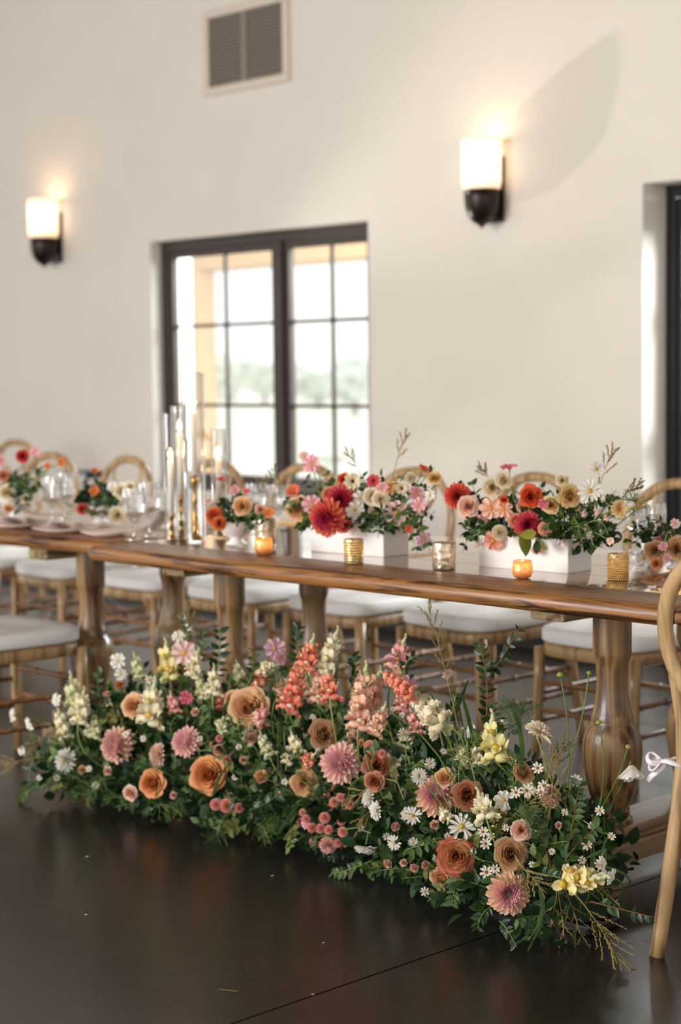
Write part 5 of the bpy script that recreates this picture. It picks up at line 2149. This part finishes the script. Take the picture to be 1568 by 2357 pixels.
def fern(a, b, label, group, n=26, spread=.07, mat=None, fine=14):
    a, b = Vector(a), Vector(b)
    t = thing('feathery_fern', label, 'fern', a, 0, group)
    pts = [p-a for p in free_curve(a, b, .02, 8)]
    link('stem', MB().tube(pts, .0012, 4).mesh('stem', M_STEM), t)
    bb = MB()
    d = (b-a).normalized()
    e1 = d.orthogonal().normalized()
    e2 = d.cross(e1)
    for i in range(n):
        s = .15+.85*i/n
        k = min(7, int(s*8))
        p = pts[k].lerp(pts[k+1], s*8-k)
        an = RND.uniform(0, 6.28)
        out = (e1*math.cos(an)+e2*math.sin(an)+d*.7).normalized()
        L = spread*(1-.55*s)*RND.uniform(.7, 1.1)
        if hits(a+p+out*.004, a+p+out*L):
            continue
        for q in range(fine):
            c = p+out*(L*(q+1)/fine)
            dd = (out*.6+Vector((RND.uniform(-1, 1), RND.uniform(-1, 1), RND.uniform(-1, 1)))).normalized()
            w = dd.orthogonal().normalized()*.0006
            ln = dd*RND.uniform(.007, .014)
            if hits(a+c, a+c+ln):
                continue
            bb.face([bb.vert(c-w), bb.vert(c+w), bb.vert(c+ln+w*.3), bb.vert(c+ln-w*.3)])
        w = out.orthogonal().normalized()*.0005
        bb.face([bb.vert(p-w), bb.vert(p+w), bb.vert(p+out*L+w), bb.vert(p+out*L-w)])
    link('frond', bb.mesh('frond', mat or M_FERN, smooth=False), t)['kind'] = 'stuff'
    commit()


for (x0, y0, x1, y1, sp) in [(540, 1840, 500, 1945, .09), (640, 1780, 640, 1660, .07), (370, 1720, 385, 1620, .07), (560, 1760, 570, 1700, .07), (700, 1860, 690, 1780, .06), (230, 1830, 120, 1780, .07), (350, 1860, 420, 1880, .07), (640, 1620, 630, 1560, .06), (1130, 1810, 1100, 1700, .07), (1180, 1850, 1185, 1740, .06), (590, 1900, 620, 1940, .06), (250, 1780, 200, 1850, .06)]:
    a, b2 = on_mound(x0, y0, .03), on_mound(x1, y1, -.03)
    a.z, b2.z = max(.03, a.z), max(.02, b2.z)
    fern(a, b2, 'fine feathery green fern tucked between the floor flowers', 'feathery ferns of the floor flowers', spread=sp)


def panicle(a, b, label, group, n=10, spread=.05, seeds=11, mat=None, hair=False, seedlen=.0085, mature=.0016):
    a, b = Vector(a), Vector(b)
    t = thing('grass_plume', label, 'grass', a, 0, group)
    pts = [p-a for p in free_curve(a, b, .015, 10)]
    link('stem', MB().tube(pts, lambda s: .0016*(1-.6*s), 4).mesh('stem', mat or M_GRASS), t)
    bb = MB()
    d = (b-a).normalized()
    e1 = d.orthogonal().normalized()
    e2 = d.cross(e1)
    for i in range(n):
        s = .45+.55*i/n
        k = min(9, int(s*10))
        p = pts[k].lerp(pts[k+1], s*10-k)
        an = i*2.4
        out = ((e1*math.cos(an)+e2*math.sin(an))*.55+d).normalized()
        L = spread*(1.15-.5*(s-.45)/.55)*RND.uniform(.8, 1.15)
        q0 = p
        tip = p+out*L
        if hits(a+p+out*.003, a+tip):
            continue
        w = out.orthogonal().normalized()*.0005
        bb.face([bb.vert(q0-w), bb.vert(q0+w), bb.vert(tip+w), bb.vert(tip-w)])
        w2 = out.cross(w).normalized()*.0005
        bb.face([bb.vert(q0-w2), bb.vert(q0+w2), bb.vert(tip+w2), bb.vert(tip-w2)])
        for j in range(seeds):
            c = p.lerp(tip, (j+1.5)/(seeds+1))
            dd = (out+Vector((RND.uniform(-.5, .5), RND.uniform(-.5, .5), RND.uniform(-.5, .5)))).normalized()
            bb.lathe([(0, 0), (mature, seedlen*.35), (mature*.8, seedlen*.7), (0, seedlen)], 4, M=Matrix.Translation(c) @ face_to(dd))
    link('seed_head', bb.mesh('seed_head', mat or M_GRASS), t)['kind'] = 'stuff'
    commit()


for (x0, y0, x1, y1, n, sp, lab) in [(1060, 1700, 985, 1395, 12, .06, 'tall dry grass stalk with seed plumes rising before the far seats'), (1290, 2020, 1432, 2222, 13, .07, 'long dry grass plume bending onto the floor by the chair leg'), (1290, 2030, 1340, 2165, 9, .06, None), (1280, 2040, 1255, 2150, 8, .05, None), (1280, 2030, 1300, 2170, 7, .05, None), (1290, 2020, 1400, 2060, 8, .05, None),
                                     (1290, 2030, 1390, 2150, 9, .055, None), (880, 1800, 790, 1850, 8, .05, None), (900, 1830, 830, 1900, 8, .05, None), (1250, 1830, 1300, 1720, 9, .05, None), (1260, 1900, 1270, 1740, 9, .05, None), (1180, 1960, 1240, 2030, 9, .05, None), (1185, 1975, 1210, 2040, 8, .04, None), (100, 1740, 20, 1760, 8, .07, None), (150, 1700, 60, 1740, 8, .06, None), (1180, 1880, 1260, 1850, 9, .05, None), (420, 1500, 433, 1420, 7, .04, None)]:
    a, b2 = on_mound(x0, y0, .0), on_mound(x1, y1, -.09 if y1 < 1400 else -.02)
    if y1 > 2040:
        b2 = at_z(x1, y1, .012) if y1 > 2100 else b2
    a.z, b2.z = max(.03, a.z), max(.012, b2.z)
    panicle(a, b2, lab or 'short dry grass plume %s' % G, None if lab else 'grass plumes of the floor flowers', n, sp)
for (x0, y0, x1, y1) in [(1195, 1720, 1205, 1640), (1225, 1930, 1225, 1880)]:
    a, b2 = on_mound(x0, y0), on_mound(x1, y1)
    fern(a, b2, 'fuzzy pale green grass fan bursting from the floor flowers', 'fuzzy grass fans of the floor flowers', n=70, spread=.105 if y0 < 1800 else .06, mat=M_LEAFP, fine=7)


# a few long blades
def blade(px, label, group, w=.009, mat=None):
    pts = [on_mound(x, y, -.01) for x, y in px]
    a = pts[0].copy()
    t = thing('ribbon_grass', label, 'leaf', a, 0, group)
    n = len(pts)
    b = MB()
    for i, p in enumerate(pts):
        p = p-a
        p.z = max(.005-a.z, p.z)
        wd = w*.55*math.sin((.15+.85*(1-i/(n-1)))*math.pi*.6)+.0006
        side = Vector((.69, .72, 0)) if abs(px[-1][0]-px[0][0]) < abs(px[-1][1]-px[0][1]) else Vector((0, 0, 1))
        b.vert(p-side*wd)
        b.vert(p+Vector((.3, -.3, 0))*wd*.4)
        b.vert(p+side*wd)
    for i in range(n-1):
        for k in (0, 1):
            b.face((i*3+k, i*3+k+1, (i+1)*3+k+1, (i+1)*3+k))
    link('blade', b.mesh('blade', mat or M_LEAFM), t)


for pts in [[(1200, 1780), (1203, 1720), (1196, 1675), (1184, 1640), (1170, 1622)], [(1245, 2040), (1250, 2090), (1240, 2140), (1215, 2190)], [(1370, 2030), (1395, 2060), (1420, 2085)], [(1040, 1660), (1060, 1610), (1078, 1565)], [(1400, 1925), (1385, 1960), (1350, 1975)], [(1090, 1700), (1075, 1640), (1064, 1600)], [(640, 1920), (680, 1860), (720, 1825)], [(770, 1820), (790, 1790), (800, 1740)], [(490, 1830), (505, 1790), (520, 1765)], [(790, 1650), (770, 1590), (775, 1540), (785, 1500)]]:
    blade(pts, 'narrow green blade arching out of the floor flowers', 'narrow blades of the floor flowers')
# arching thin cosmos stems crossing the front of the mound
for k, pts in enumerate([[(1050, 1870), (1045, 1800), (1010, 1740), (960, 1680), (900, 1640), (860, 1625)], [(1105, 1840), (1085, 1760), (1060, 1690), (1020, 1660)], [(1040, 1860), (1010, 1820), (995, 1780)], [(945, 1760), (930, 1720), (905, 1708)], [(930, 1840), (915, 1800), (880, 1790)], [(860, 1920), (820, 1905), (790, 1910)]]):
    a = on_mound(*pts[0], 0)
    t = thing('bare_stem', 'thin bare green stem arching over the floor flowers', 'stem', a, 0, 'bare stems of the floor flowers')
    dl = min((-.02, -.03, -.04, -.055, -.07, -.085, -.01), key=lambda v: path_hits([on_mound(x, y, v) for x, y in pts][1:], None, .0018))
    link('stem', MB().tube([on_mound(x, y, dl)-a for x, y in pts], .0018, 5).mesh('stem', M_STEM), t)

commit()
# loose dark foliage in the depth of the mound
b = MB()
FILLM = leaf_mesh(M_FILL, .3)
lmv = [Vector(v.co) for v in leaf_mesh(M_FILL, .3).vertices]
lmf = [tuple(f.vertices) for f in leaf_mesh(M_FILL, .3).polygons]
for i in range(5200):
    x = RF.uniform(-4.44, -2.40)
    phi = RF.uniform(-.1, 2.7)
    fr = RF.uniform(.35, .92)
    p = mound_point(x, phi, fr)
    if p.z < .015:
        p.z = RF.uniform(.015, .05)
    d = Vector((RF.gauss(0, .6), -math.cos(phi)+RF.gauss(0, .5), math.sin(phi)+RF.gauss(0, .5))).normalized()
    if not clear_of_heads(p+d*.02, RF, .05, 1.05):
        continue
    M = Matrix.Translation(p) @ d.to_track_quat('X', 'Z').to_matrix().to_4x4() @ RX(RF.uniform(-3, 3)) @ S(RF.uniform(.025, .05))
    if not leaf_free(M, FILLM):
        continue
    k = len(b.v)
    for v in lmv:
        b.vert(M @ v)
    for f in lmf:
        b.face([k+q for q in f])
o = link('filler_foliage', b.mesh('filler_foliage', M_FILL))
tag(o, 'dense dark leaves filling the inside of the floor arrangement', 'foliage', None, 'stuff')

# a curled dry leaf scrap at the foot of the arrangement
p = at_z(612, 1918, .0)
t = thing('dry_leaf', 'curled brown dry leaf lying on the floor under the flowers', 'leaf', (p.x, p.y, .002), .5)


def scrap(u, v):
    x, y = (u-.5)*.15, (v-.5)*.075*math.sin(.3+u*2.5)
    return (x, y, .03*(abs(u-.5)*1.6)**2+.022*(v-.2)**2*2+.006*math.sin(u*9)*math.cos(v*7)+.004)


link('blade', MB().grid(scrap, 16, 8).mesh('blade', mat_plain('dry_leaf_brown', '7a6a50', rough=.8, var=.3, scale=30, bump=.2)), t)

# petals and clippings fallen on the floor
for (x, y) in [(720, 2295), (630, 2020), (745, 2175), (205, 1975), (1285, 2168), (200, 2110)]:
    p = at_z(x, y, 0)
    o = link('fallen_petal', leaf_mesh(WHT, .3), None, T(p.x, p.y, .004) @ RZ(RND.uniform(0, 6)) @ S(.012))
    tag(o, 'tiny pale petal fallen on the dark floor', 'petal', 'petals fallen on the floor')
a, c = at_z(505, 2277, .002), at_z(548, 2281, .002)
o = link('stem_clipping', MB().tube(curve_pts(a, c, .003, 5, Vector((1, 0, 0))), .0009, 5).mesh('stem_clipping', M_GRASS))
tag(o, 'thin green stem clipping lying on the dark floor', 'stem')

# ------------------------------------------------------------------ flowers on the tables
del TREES[1:], POOL[1:]
NEW.clear()
PLACED.clear()


def tput(kind, color, px, py, rpx, where, base, Y=3.52, face=None, label=None):
    n = cam_dir(*(face or (RND.uniform(-.4, .4), RND.uniform(0, .6), 1)))
    best = None
    for dl in (0, -.015, .015, -.03, .03, -.045, .045, -.06, .06, -.08, .08, .1, -.1, .12):
        p = at_y(px, py, Y+dl)
        size = rpx*px_m(p)
        if p.z-size*.8 < TZ:
            p = p+Vector((0, 0, TZ+size*.8-p.z))
        R, Dp = size*.92, size*depth_of(kind, n, p)
        cr = crowd(p, R, Dp)
        if best is None or cr < best[0]-1e-6:
            best = (cr, p, size, R, Dp)
        if cr <= 0:
            break
    _, p, size, R, Dp = best
    PLACED.append((p, R, Dp))
    sd = RND.randrange(3)
    if kind == 'rose':
        parts = cached(('rosehead', color, sd), lambda: head_rose(ROSE[color], 1.0, sd))
        nm = 'rose'
    elif kind == 'dahlia':
        parts = cached(('dahead', color, sd % 2), lambda: head_dahlia(DAHL[color], sd % 2))
        nm = 'dahlia'
    elif kind == 'zinnia':
        mt = {'coral': CORALP, 'orange': DAHL['orange'][0], 'cream': CREAMP, 'yellow': ROSE['yellowtan'][2], 'tan': ROSE['peach'][1], 'crimson': DAHL['crimson'][0]}[color]
        parts = cached(('zinnia', color, sd), lambda: head_daisy(mt, EYE if color in ('cream', 'crimson') else YELD, 12, .22, sd, layers=2, cs=1.1))
        nm = 'zinnia'
    elif kind == 'pompom':
        parts = [('bloom', pompom(BUTTON2 if color == 'pink' else CREAMP), T(0, 0, 0))]
        nm = 'button_mum'
    elif kind == 'daisy':
        parts = cached(('daisyhead', sd), lambda: head_daisy(WHT, YEL, 13, .16, sd, droop=4))
        nm = 'white_daisy'
    else:
        mt = {'white': WHT, 'pink': PINKC, 'pale': PALEP, 'lilac': LILAC, 'hot': HOTPK, 'salmon': DAHL['salmon'][0], 'peach': PEACHS}[color]
        parts = cached(('cosmos', color, sd, False), lambda: head_cosmos(mt, YEL, sd, droop=5))
        nm = 'cosmos'
    cl = {'redcoral': 'coral red', 'yellowtan': 'golden tan', 'pale': 'pale pink', 'hot': 'hot pink'}.get(color, color)
    kd = {'rose': 'ruffled rose', 'dahlia': 'many-petalled dahlia', 'zinnia': 'zinnia', 'pompom': 'round button mum', 'daisy': 'yellow-eyed daisy', 'cosmos': 'cosmos'}[kind]
    lab = label or '%s %s in the %s' % (cl, kd, where)
    b = Vector(base)+(Vector((max(-.115, min(.115, p.x-base[0]))+RND.uniform(-.01, .01), RND.uniform(-.024, .026), 0)) if 'box' in where else Vector((RND.uniform(-.025, .025), RND.uniform(-.025, .025), 0)))
    flower(nm, lab, 'flower', None if label else '%s %ss of the %s' % (cl, kd, where), parts, p, n, size, b, stem_r=.0018)


B1 = 'white box with the crimson dahlia'
B2 = 'white box with the red ranunculus'
BA = (-3.63, 3.545, .835)
BB = (-2.98, 3.555, .835)
for a in [('cosmos', 'pink', 717, 1068, 22, (-.4, .4, 1), 'pink cosmos highest over the box with the crimson dahlia'), ('zinnia', 'coral', 675, 1130, 18, (-.2, .8, .8)), ('rose', 'peach', 688, 1172, 26), ('cosmos', 'pink', 718, 1162, 22, (-.3, .2, 1)),
          ('dahlia', 'crimson', 785, 1150, 36, (-.1, .2, 1), 'crimson dahlia at the middle of the white flower box'), ('dahlia', 'coral', 755, 1192, 46, (-.4, -.1, 1), 'large coral dahlia spilling over the front of the white box'), ('zinnia', 'cream', 812, 1108, 20, (0, .2, 1), 'cream zinnia with dark eye above the crimson dahlia'), ('rose', 'red', 793, 1103, 14),
          ('cosmos', 'white', 828, 1146, 17), ('cosmos', 'white', 818, 1174, 21, (.1, 0, 1), 'white cosmos with yellow eye just under the crimson dahlia'), ('zinnia', 'crimson', 860, 1107, 16), ('rose', 'cream', 858, 1142, 19), ('rose', 'cream', 876, 1148, 17), ('zinnia', 'cream', 925, 1124, 15), ('zinnia', 'tan', 898, 1122, 17), ('cosmos', 'pale', 913, 1180, 28, (.1, .2, 1), 'large pale pink cosmos facing out near the box end'),
          ('cosmos', 'pink', 958, 1138, 20), ('cosmos', 'pink', 963, 1162, 17), ('zinnia', 'coral', 975, 1080, 15, (.5, .8, .4)), ('cosmos', 'lilac', 975, 1242, 19, (.2, -.1, 1), 'lilac cosmos trailing down onto the table between the boxes'), ('rose', 'cream', 868, 1172, 18), ('rose', 'yellowtan', 1000, 1100, 15), ('dahlia', 'salmon', 760, 1140, 22), ('cosmos', 'pale', 700, 1050, 12), ('cosmos', 'pink', 880, 1122, 13), ('dahlia', 'coral', 790, 1208, 22), ('zinnia', 'coral', 942, 1218, 11), ('pompom', 'cream', 945, 1100, 13), ('cosmos', 'white', 990, 1140, 12)]:
    tput(a[0], a[1], a[2], a[3], a[4]*1.12, B1, BA, 3.49, a[5] if len(a) > 5 else None, a[6] if len(a) > 6 else None)
for a in [('dahlia', 'redcoral', 1054, 1142, 32, (-.2, .1, 1), 'round coral red zinnia-like dahlia leaning out beside the box'), ('rose', 'blush', 1078, 1165, 22), ('cosmos', 'peach', 1130, 1170, 25, (-.2, .2, 1), 'peach cosmos over the front of the white box'), ('cosmos', 'peach', 1160, 1172, 20), ('rose', 'red', 1222, 1142, 24, (0, .2, 1), 'bright red ranunculus-like rose at the top of the white box'),
          ('dahlia', 'crimson', 1215, 1208, 34, (0, 0, 1), 'crimson pink dahlia above the yellow-green leaf'), ('dahlia', 'salmon', 1190, 1200, 20), ('pompom', 'pink', 1255, 1217, 16, (0, .1, 1), 'single pink button mum in the box with the red ranunculus'), ('rose', 'yellowtan', 1268, 1162, 18), ('cosmos', 'hot', 1172, 1075, 19, (-.1, .95, .2), 'hot pink cosmos on a tall stem over the flower box'), ('cosmos', 'salmon', 1136, 1245, 23, (-.3, -.2, 1), 'salmon cosmos hanging over the edge of the white box'), ('pompom', 'cream', 1150, 1226, 17),
          ('rose', 'cream', 1135, 1122, 22), ('daisy', 'white', 1358, 1130, 27, (.0, .2, 1), 'white daisy with yellow eye low over the flower box end'), ('daisy', 'white', 1373, 1080, 20, (.2, .4, .8), 'white daisy on the tallest stem over the flower box'), ('rose', 'yellowtan', 1312, 1142, 24), ('zinnia', 'yellow', 1425, 1172, 21, (.2, .1, 1), 'golden yellow zinnia reaching out beyond the flower box'), ('cosmos', 'peach', 1175, 1192, 13), ('cosmos', 'pink', 1112, 1195, 13), ('rose', 'cream', 1160, 1105, 18), ('cosmos', 'hot', 1250, 1160, 12), ('rose', 'red', 1160, 1150, 9), ('cosmos', 'salmon', 1235, 1265, 12), ('rose', 'cream', 1295, 1105, 14), ('rose', 'blush', 1205, 1165, 14), ('cosmos', 'pale', 1405, 1245, 9)]:
    tput(a[0], a[1], a[2], a[3], a[4]*1.12, B2, BB, 3.495, a[5] if len(a) > 5 else None, a[6] if len(a) > 6 else None)
W3 = 'white bowl beside the hurricanes'
for a in [('dahlia', 'orange', 494, 1187, 26, (-.4, .2, 1), 'orange zinnia-like dahlia over the rim of the white bowl'), ('dahlia', 'orange', 505, 1205, 20), ('rose', 'peach', 558, 1165, 22, (0, .2, 1), 'peach rose in the white bowl beside the hurricanes'), ('zinnia', 'orange', 620, 1180, 14), ('zinnia', 'coral', 510, 1105, 15, (.0, .95, .2), 'coral zinnia on a tall stem above the white bowl'), ('cosmos', 'pink', 540, 1128, 13), ('cosmos', 'hot', 568, 1130, 9), ('rose', 'blush', 600, 1172, 14), ('cosmos', 'pale', 480, 1155, 11)]:
    tput(a[0], a[1], a[2], a[3], a[4], W3, (BOWL_MID.x, BOWL_MID.y, TZ+.07), BOWL_MID.y-.06, a[5] if len(a) > 5 else None, a[6] if len(a) > 6 else None)
W4 = 'white bowl of tan roses'
for a in [('rose', 'toffee', 1560, 1262, 27, (0, .2, 1)), ('rose', 'toffee', 1508, 1268, 25, (-.3, .1, 1)), ('cosmos', 'white', 1483, 1284, 21, (-.1, 0, 1), 'white green-eyed flower at the rim of the bowl of tan roses'), ('cosmos', 'pink', 1527, 1258, 13), ('cosmos', 'pink', 1536, 1284, 12), ('cosmos', 'hot', 1520, 1240, 9), ('cosmos', 'pale', 1555, 1205, 13), ('rose', 'orange', 1512, 1298, 14)]:
    tput(a[0], a[1], a[2], a[3], a[4], W4, (BOWL_R.x, BOWL_R.y, TZ+.055), BOWL_R.y-.06, a[5] if len(a) > 5 else None, a[6] if len(a) > 6 else None)
W5 = 'white bowl among the napkins'
for a in [('zinnia', 'orange', 217, 1130, 14, (0, .4, 1)), ('zinnia', 'orange', 219, 1085, 11, (.2, .8, .5)), ('dahlia', 'coral', 190, 1172, 17), ('rose', 'cream', 272, 1186, 20), ('rose', 'cream', 282, 1130, 20), ('dahlia', 'coral', 212, 1180, 10), ('cosmos', 'white', 258, 1120, 14), ('rose', 'cream', 300, 1120, 12)]:
    tput(a[0], a[1], a[2], a[3], a[4], W5, (BOWL_L.x, BOWL_L.y, TZ+.06), BOWL_L.y-.06, a[5] if len(a) > 5 else None, a[6] if len(a) > 6 else None)
W6 = 'white bowl near the far plates'
for a in [('dahlia', 'redcoral', 52, 1050, 19, (0, .1, 1), 'red flower with dark eye on a tall stem over the far bowl'), ('cosmos', 'pink', 80, 1040, 14), ('zinnia', 'orange', 142, 1064, 12), ('rose', 'cream', 15, 1133, 20), ('dahlia', 'salmon', 8, 1095, 18), ('cosmos', 'pink', 2, 1060, 14), ('zinnia', 'orange', 110, 1072, 10), ('rose', 'cream', 60, 1150, 12), ('rose', 'peach', 20, 1170, 12)]:
    tput(a[0], a[1], a[2], a[3], a[4], W6, (BOWL_LL.x, BOWL_LL.y, TZ+.08), BOWL_LL.y-.06, a[5] if len(a) > 5 else None, a[6] if len(a) > 6 else None)

# tiny pink-white phlox clusters


def phlox_mesh():
    b = MB()
    rr = random.Random(2)
    for i in range(12):
        z = rr.uniform(.1, 1)
        a = rr.uniform(0, 6.28)
        r = math.sqrt(1-z*z)
        d = Vector((r*math.cos(a), r*math.sin(a), z))
        M0 = Matrix.Translation(d*.8) @ face_to(d)
        for k in range(5):
            b.grid(lambda u, v: (v*.34, (u-.5)*.3*math.sin(.4+v*2), .02), 2, 2, M=M0 @ RZ(k*1.2566))
    return b.mesh('floret_cluster', PALEP)


PH = phlox_mesh()
for (x, y) in [(1305, 1165), (1330, 1170), (1345, 1185), (1375, 1180), (1350, 1215), (1360, 1235), (1325, 1238), (1085, 1220), (1100, 1255), (1075, 1195), (1395, 1195), (1290, 1160)]:
    best = None
    for dl in (0, -.015, .015, -.03, .03, -.045, .045, -.06, .06):
        p = at_y(x, y, 3.53+dl)
        cr = crowd(p, 11*px_m(p), 9*px_m(p))
        if best is None or cr < best[0]-1e-6:
            best = (cr, p)
        if cr <= 0:
            break
    p = best[1]
    PLACED.append((p, 11*px_m(p), 9*px_m(p)))
    b0 = Vector((max(BB[0]-.12, min(BB[0]+.12, p.x)), 3.56+RND.uniform(-.025, .025), .835))
    t = thing('phlox', 'cluster of tiny pale pink phlox in the %s' % B2, 'flower', b0, 0, 'phlox clusters of the box with the red ranunculus')
    PENDING.append((t, p-b0, cam_dir(0, .3, 1), .0015, None, 0, []))
    link('floret_cluster', PH, t, Matrix.Translation(p-b0) @ face_to(cam_dir(0, .3, 1)) @ S(10*px_m(p)))
# two broad yellow-green leaves hanging over the box front
for (x0, y0, x1, y1) in [(1215, 1225, 1205, 1282), (1235, 1225, 1195, 1235), (1240, 1240, 1255, 1265)]:
    a, b2 = at_y(x0, y0, 3.475), at_y(x1, y1, 3.45)
    o = link('broad_leaf', leaf_mesh(M_LEAFY, .32), None, Matrix.Translation(a) @ (b2-a).to_track_quat('X', 'Y').to_matrix().to_4x4() @ RX(math.pi/2*.3) @ S((b2-a).length))
    tag(o, 'broad yellow-green leaf hanging over the front of the flower box', 'leaf', 'broad leaves over the flower box')
commit()
grow_stems()

# greenery of the table arrangements
RG = random.Random(33)


def greens(where, group, base, Y, spots, lpx=26, mats=(M_LEAFD, M_LEAFM), pairs=5):
    for (x, y) in spots:
        b = at_y(x, y, Y+RG.uniform(-.03, .04))
        if b.z < base[2]+.03:
            b = at_y(x, y, Y-(.09 if 'box' in where else .085))
        b.z = max(b.z, TZ+.025)
        a = Vector(base)+(Vector((max(-.115, min(.115, b.x-base[0]))+RG.uniform(-.01, .01), RG.uniform(-.024, .026), 0)) if 'box' in where else Vector((RG.uniform(-.025, .025), RG.uniform(-.025, .025), 0)))
        sprig('leafy_sprig', 'green leafy sprig in the %s' % where, 'foliage', 'leaf sprigs of the %s' % group, a, b, pairs, lpx*px_m(b), RG.choice(mats), sag=RG.uniform(-.01, .03), w=.3, joined=False, over=base[2]+.03 if b.z < base[2]+.06 else None)
        commit()




def box_fill(base, hw, label, n=520, rx=1.0, rz=.105, ry=.06, seed=1, mat=None):
    rr = random.Random(seed)
    b = MB()
    for i in range(n):
        s = rr.uniform(-1, 1)
        a = rr.uniform(-.75, math.pi+.3)
        f = rr.uniform(.35, 1.0)
        k = math.sqrt(max(.08, 1-(s*.95)**2))
        p = Vector((base[0]+s*(hw+.03), base[1]-math.cos(a)*ry*f*(.6+.4*k), base[2]+.012+math.sin(a)*rz*f*k))
        if p.z < TZ+.07 and abs(p.y-base[1]) < .06:
            p.z = TZ+.09
        if not clear_of_heads(p, rr, .1, 1.1):
            continue
        d = Vector((s+rr.gauss(0, .6), -math.cos(a)+rr.gauss(0, .5), math.sin(a)+rr.gauss(0, .5))).normalized()
        M = Matrix.Translation(p) @ d.to_track_quat('X', 'Z').to_matrix().to_4x4() @ RX(rr.uniform(-3, 3)) @ S(rr.uniform(.022, .04))
        if not leaf_free(M, FILLM):
            continue
        q = len(b.v)
        for v in lmv:
            b.vert(M @ v)
        for fc in lmf:
            b.face([q+w for w in fc])
    o = link('filler_foliage', b.mesh('filler_foliage', mat or M_LEAFM))
    tag(o, label, 'foliage', None, 'stuff')


greens(B1, B1, BA, 3.54, [(660, 1180), (690, 1215), (700, 1100), (745, 1085), (760, 1110), (835, 1090), (880, 1090), (930, 1095), (960, 1110), (1000, 1075), (840, 1230), (900, 1215), (870, 1240), (940, 1215), (950, 1250), (960, 1275), (990, 1270), (1000, 1190), (980, 1200), (720, 1215), (800, 1215), (655, 1150), (765, 1165), (840, 1190), (890, 1200), (930, 1155), (990, 1120), (700, 1195), (740, 1125), (795, 1165), (870, 1205), (910, 1140)])
greens(B2, B2, BB, 3.555, [(1045, 1110), (1085, 1105), (1060, 1215), (1080, 1245), (1065, 1270), (1100, 1205), (1120, 1150), (1180, 1150), (1230, 1180), (1190, 1235), (1260, 1240), (1280, 1190), (1300, 1215), (1330, 1190), (1370, 1205), (1390, 1180), (1340, 1250), (1370, 1260), (1320, 1235), (1400, 1160), (1290, 1130), (1110, 1230), (1150, 1190), (1240, 1115), (1400, 1230), (1170, 1170), (1210, 1175), (1140, 1205), (1270, 1200), (1310, 1175), (1350, 1170), (1090, 1180), (1105, 1215)])
greens(W3, W3, (BOWL_MID.x, BOWL_MID.y, TZ+.07), BOWL_MID.y, [(520, 1190), (540, 1175), (570, 1195), (590, 1215), (575, 1235), (550, 1210), (600, 1190), (530, 1150), (500, 1165), (610, 1205)], 24)
greens(W4, W4, (BOWL_R.x, BOWL_R.y, TZ+.055), BOWL_R.y, [(1462, 1262), (1440, 1255), (1410, 1245), (1535, 1240), (1535, 1300), (1565, 1290)], 22)
greens(W5, W5, (BOWL_L.x, BOWL_L.y, TZ+.06), BOWL_L.y, [(200, 1185), (225, 1170), (245, 1145), (250, 1180), (215, 1195), (260, 1160), (235, 1190)], 24)
greens(W6, W6, (BOWL_LL.x, BOWL_LL.y, TZ+.08), BOWL_LL.y, [(40, 1120), (70, 1110), (90, 1080), (60, 1170), (45, 1190), (80, 1150), (30, 1090), (95, 1130), (20, 1150)], 26)
box_fill(BA, .16, 'dense small leaves filling the white box with the crimson dahlia', 620, seed=3)
box_fill((BB[0]+.02, BB[1], BB[2]), .18, 'dense small leaves filling the white box with the red ranunculus', 700, seed=4)
for nm, bw_, sd in ((W3, BOWL_MID, 5), (W4, BOWL_R, 6), (W5, BOWL_L, 7), (W6, BOWL_LL, 8)):
    box_fill((bw_.x, bw_.y, bw_.z+.06), .035, 'dense small leaves filling the %s' % nm, 90 if sd == 6 else 180, rz=.035 if sd == 6 else .065, ry=.06, seed=sd, mat=M_LEAFD)
commit()
for (x0, y0, x1, y1) in [(1330, 1240, 1360, 1170), (1350, 1250, 1395, 1190), (1300, 1250, 1320, 1200), (1370, 1240, 1420, 1150), (1290, 1260, 1280, 1270), (1340, 1200, 1390, 1140)]:
    fern(at_y(x0, y0, 3.57), at_y(x1, y1, 3.56), 'fine green filler with feathery fronds in the %s' % B2, 'feathery filler of the box', n=24, spread=.05)
for (x0, y0, x1, y1, bx) in [(680, 1190, 625, 1080, BA), (690, 1190, 640, 1100, BA), (840, 1120, 800, 1045, BA), (1400, 1180, 1470, 1120, BB), (1410, 1190, 1490, 1150, BB), (1360, 1180, 1410, 1040, BB), (900, 1120, 935, 1000, BA), (1135, 1130, 1110, 1085, BB)]:
    a, b2 = at_y(x0, y0, 3.58), at_y(x1, y1, 3.6)
    panicle(a, b2, 'pale grass plume rising from the table flower boxes', 'grass plumes of the table boxes', 7, .035)
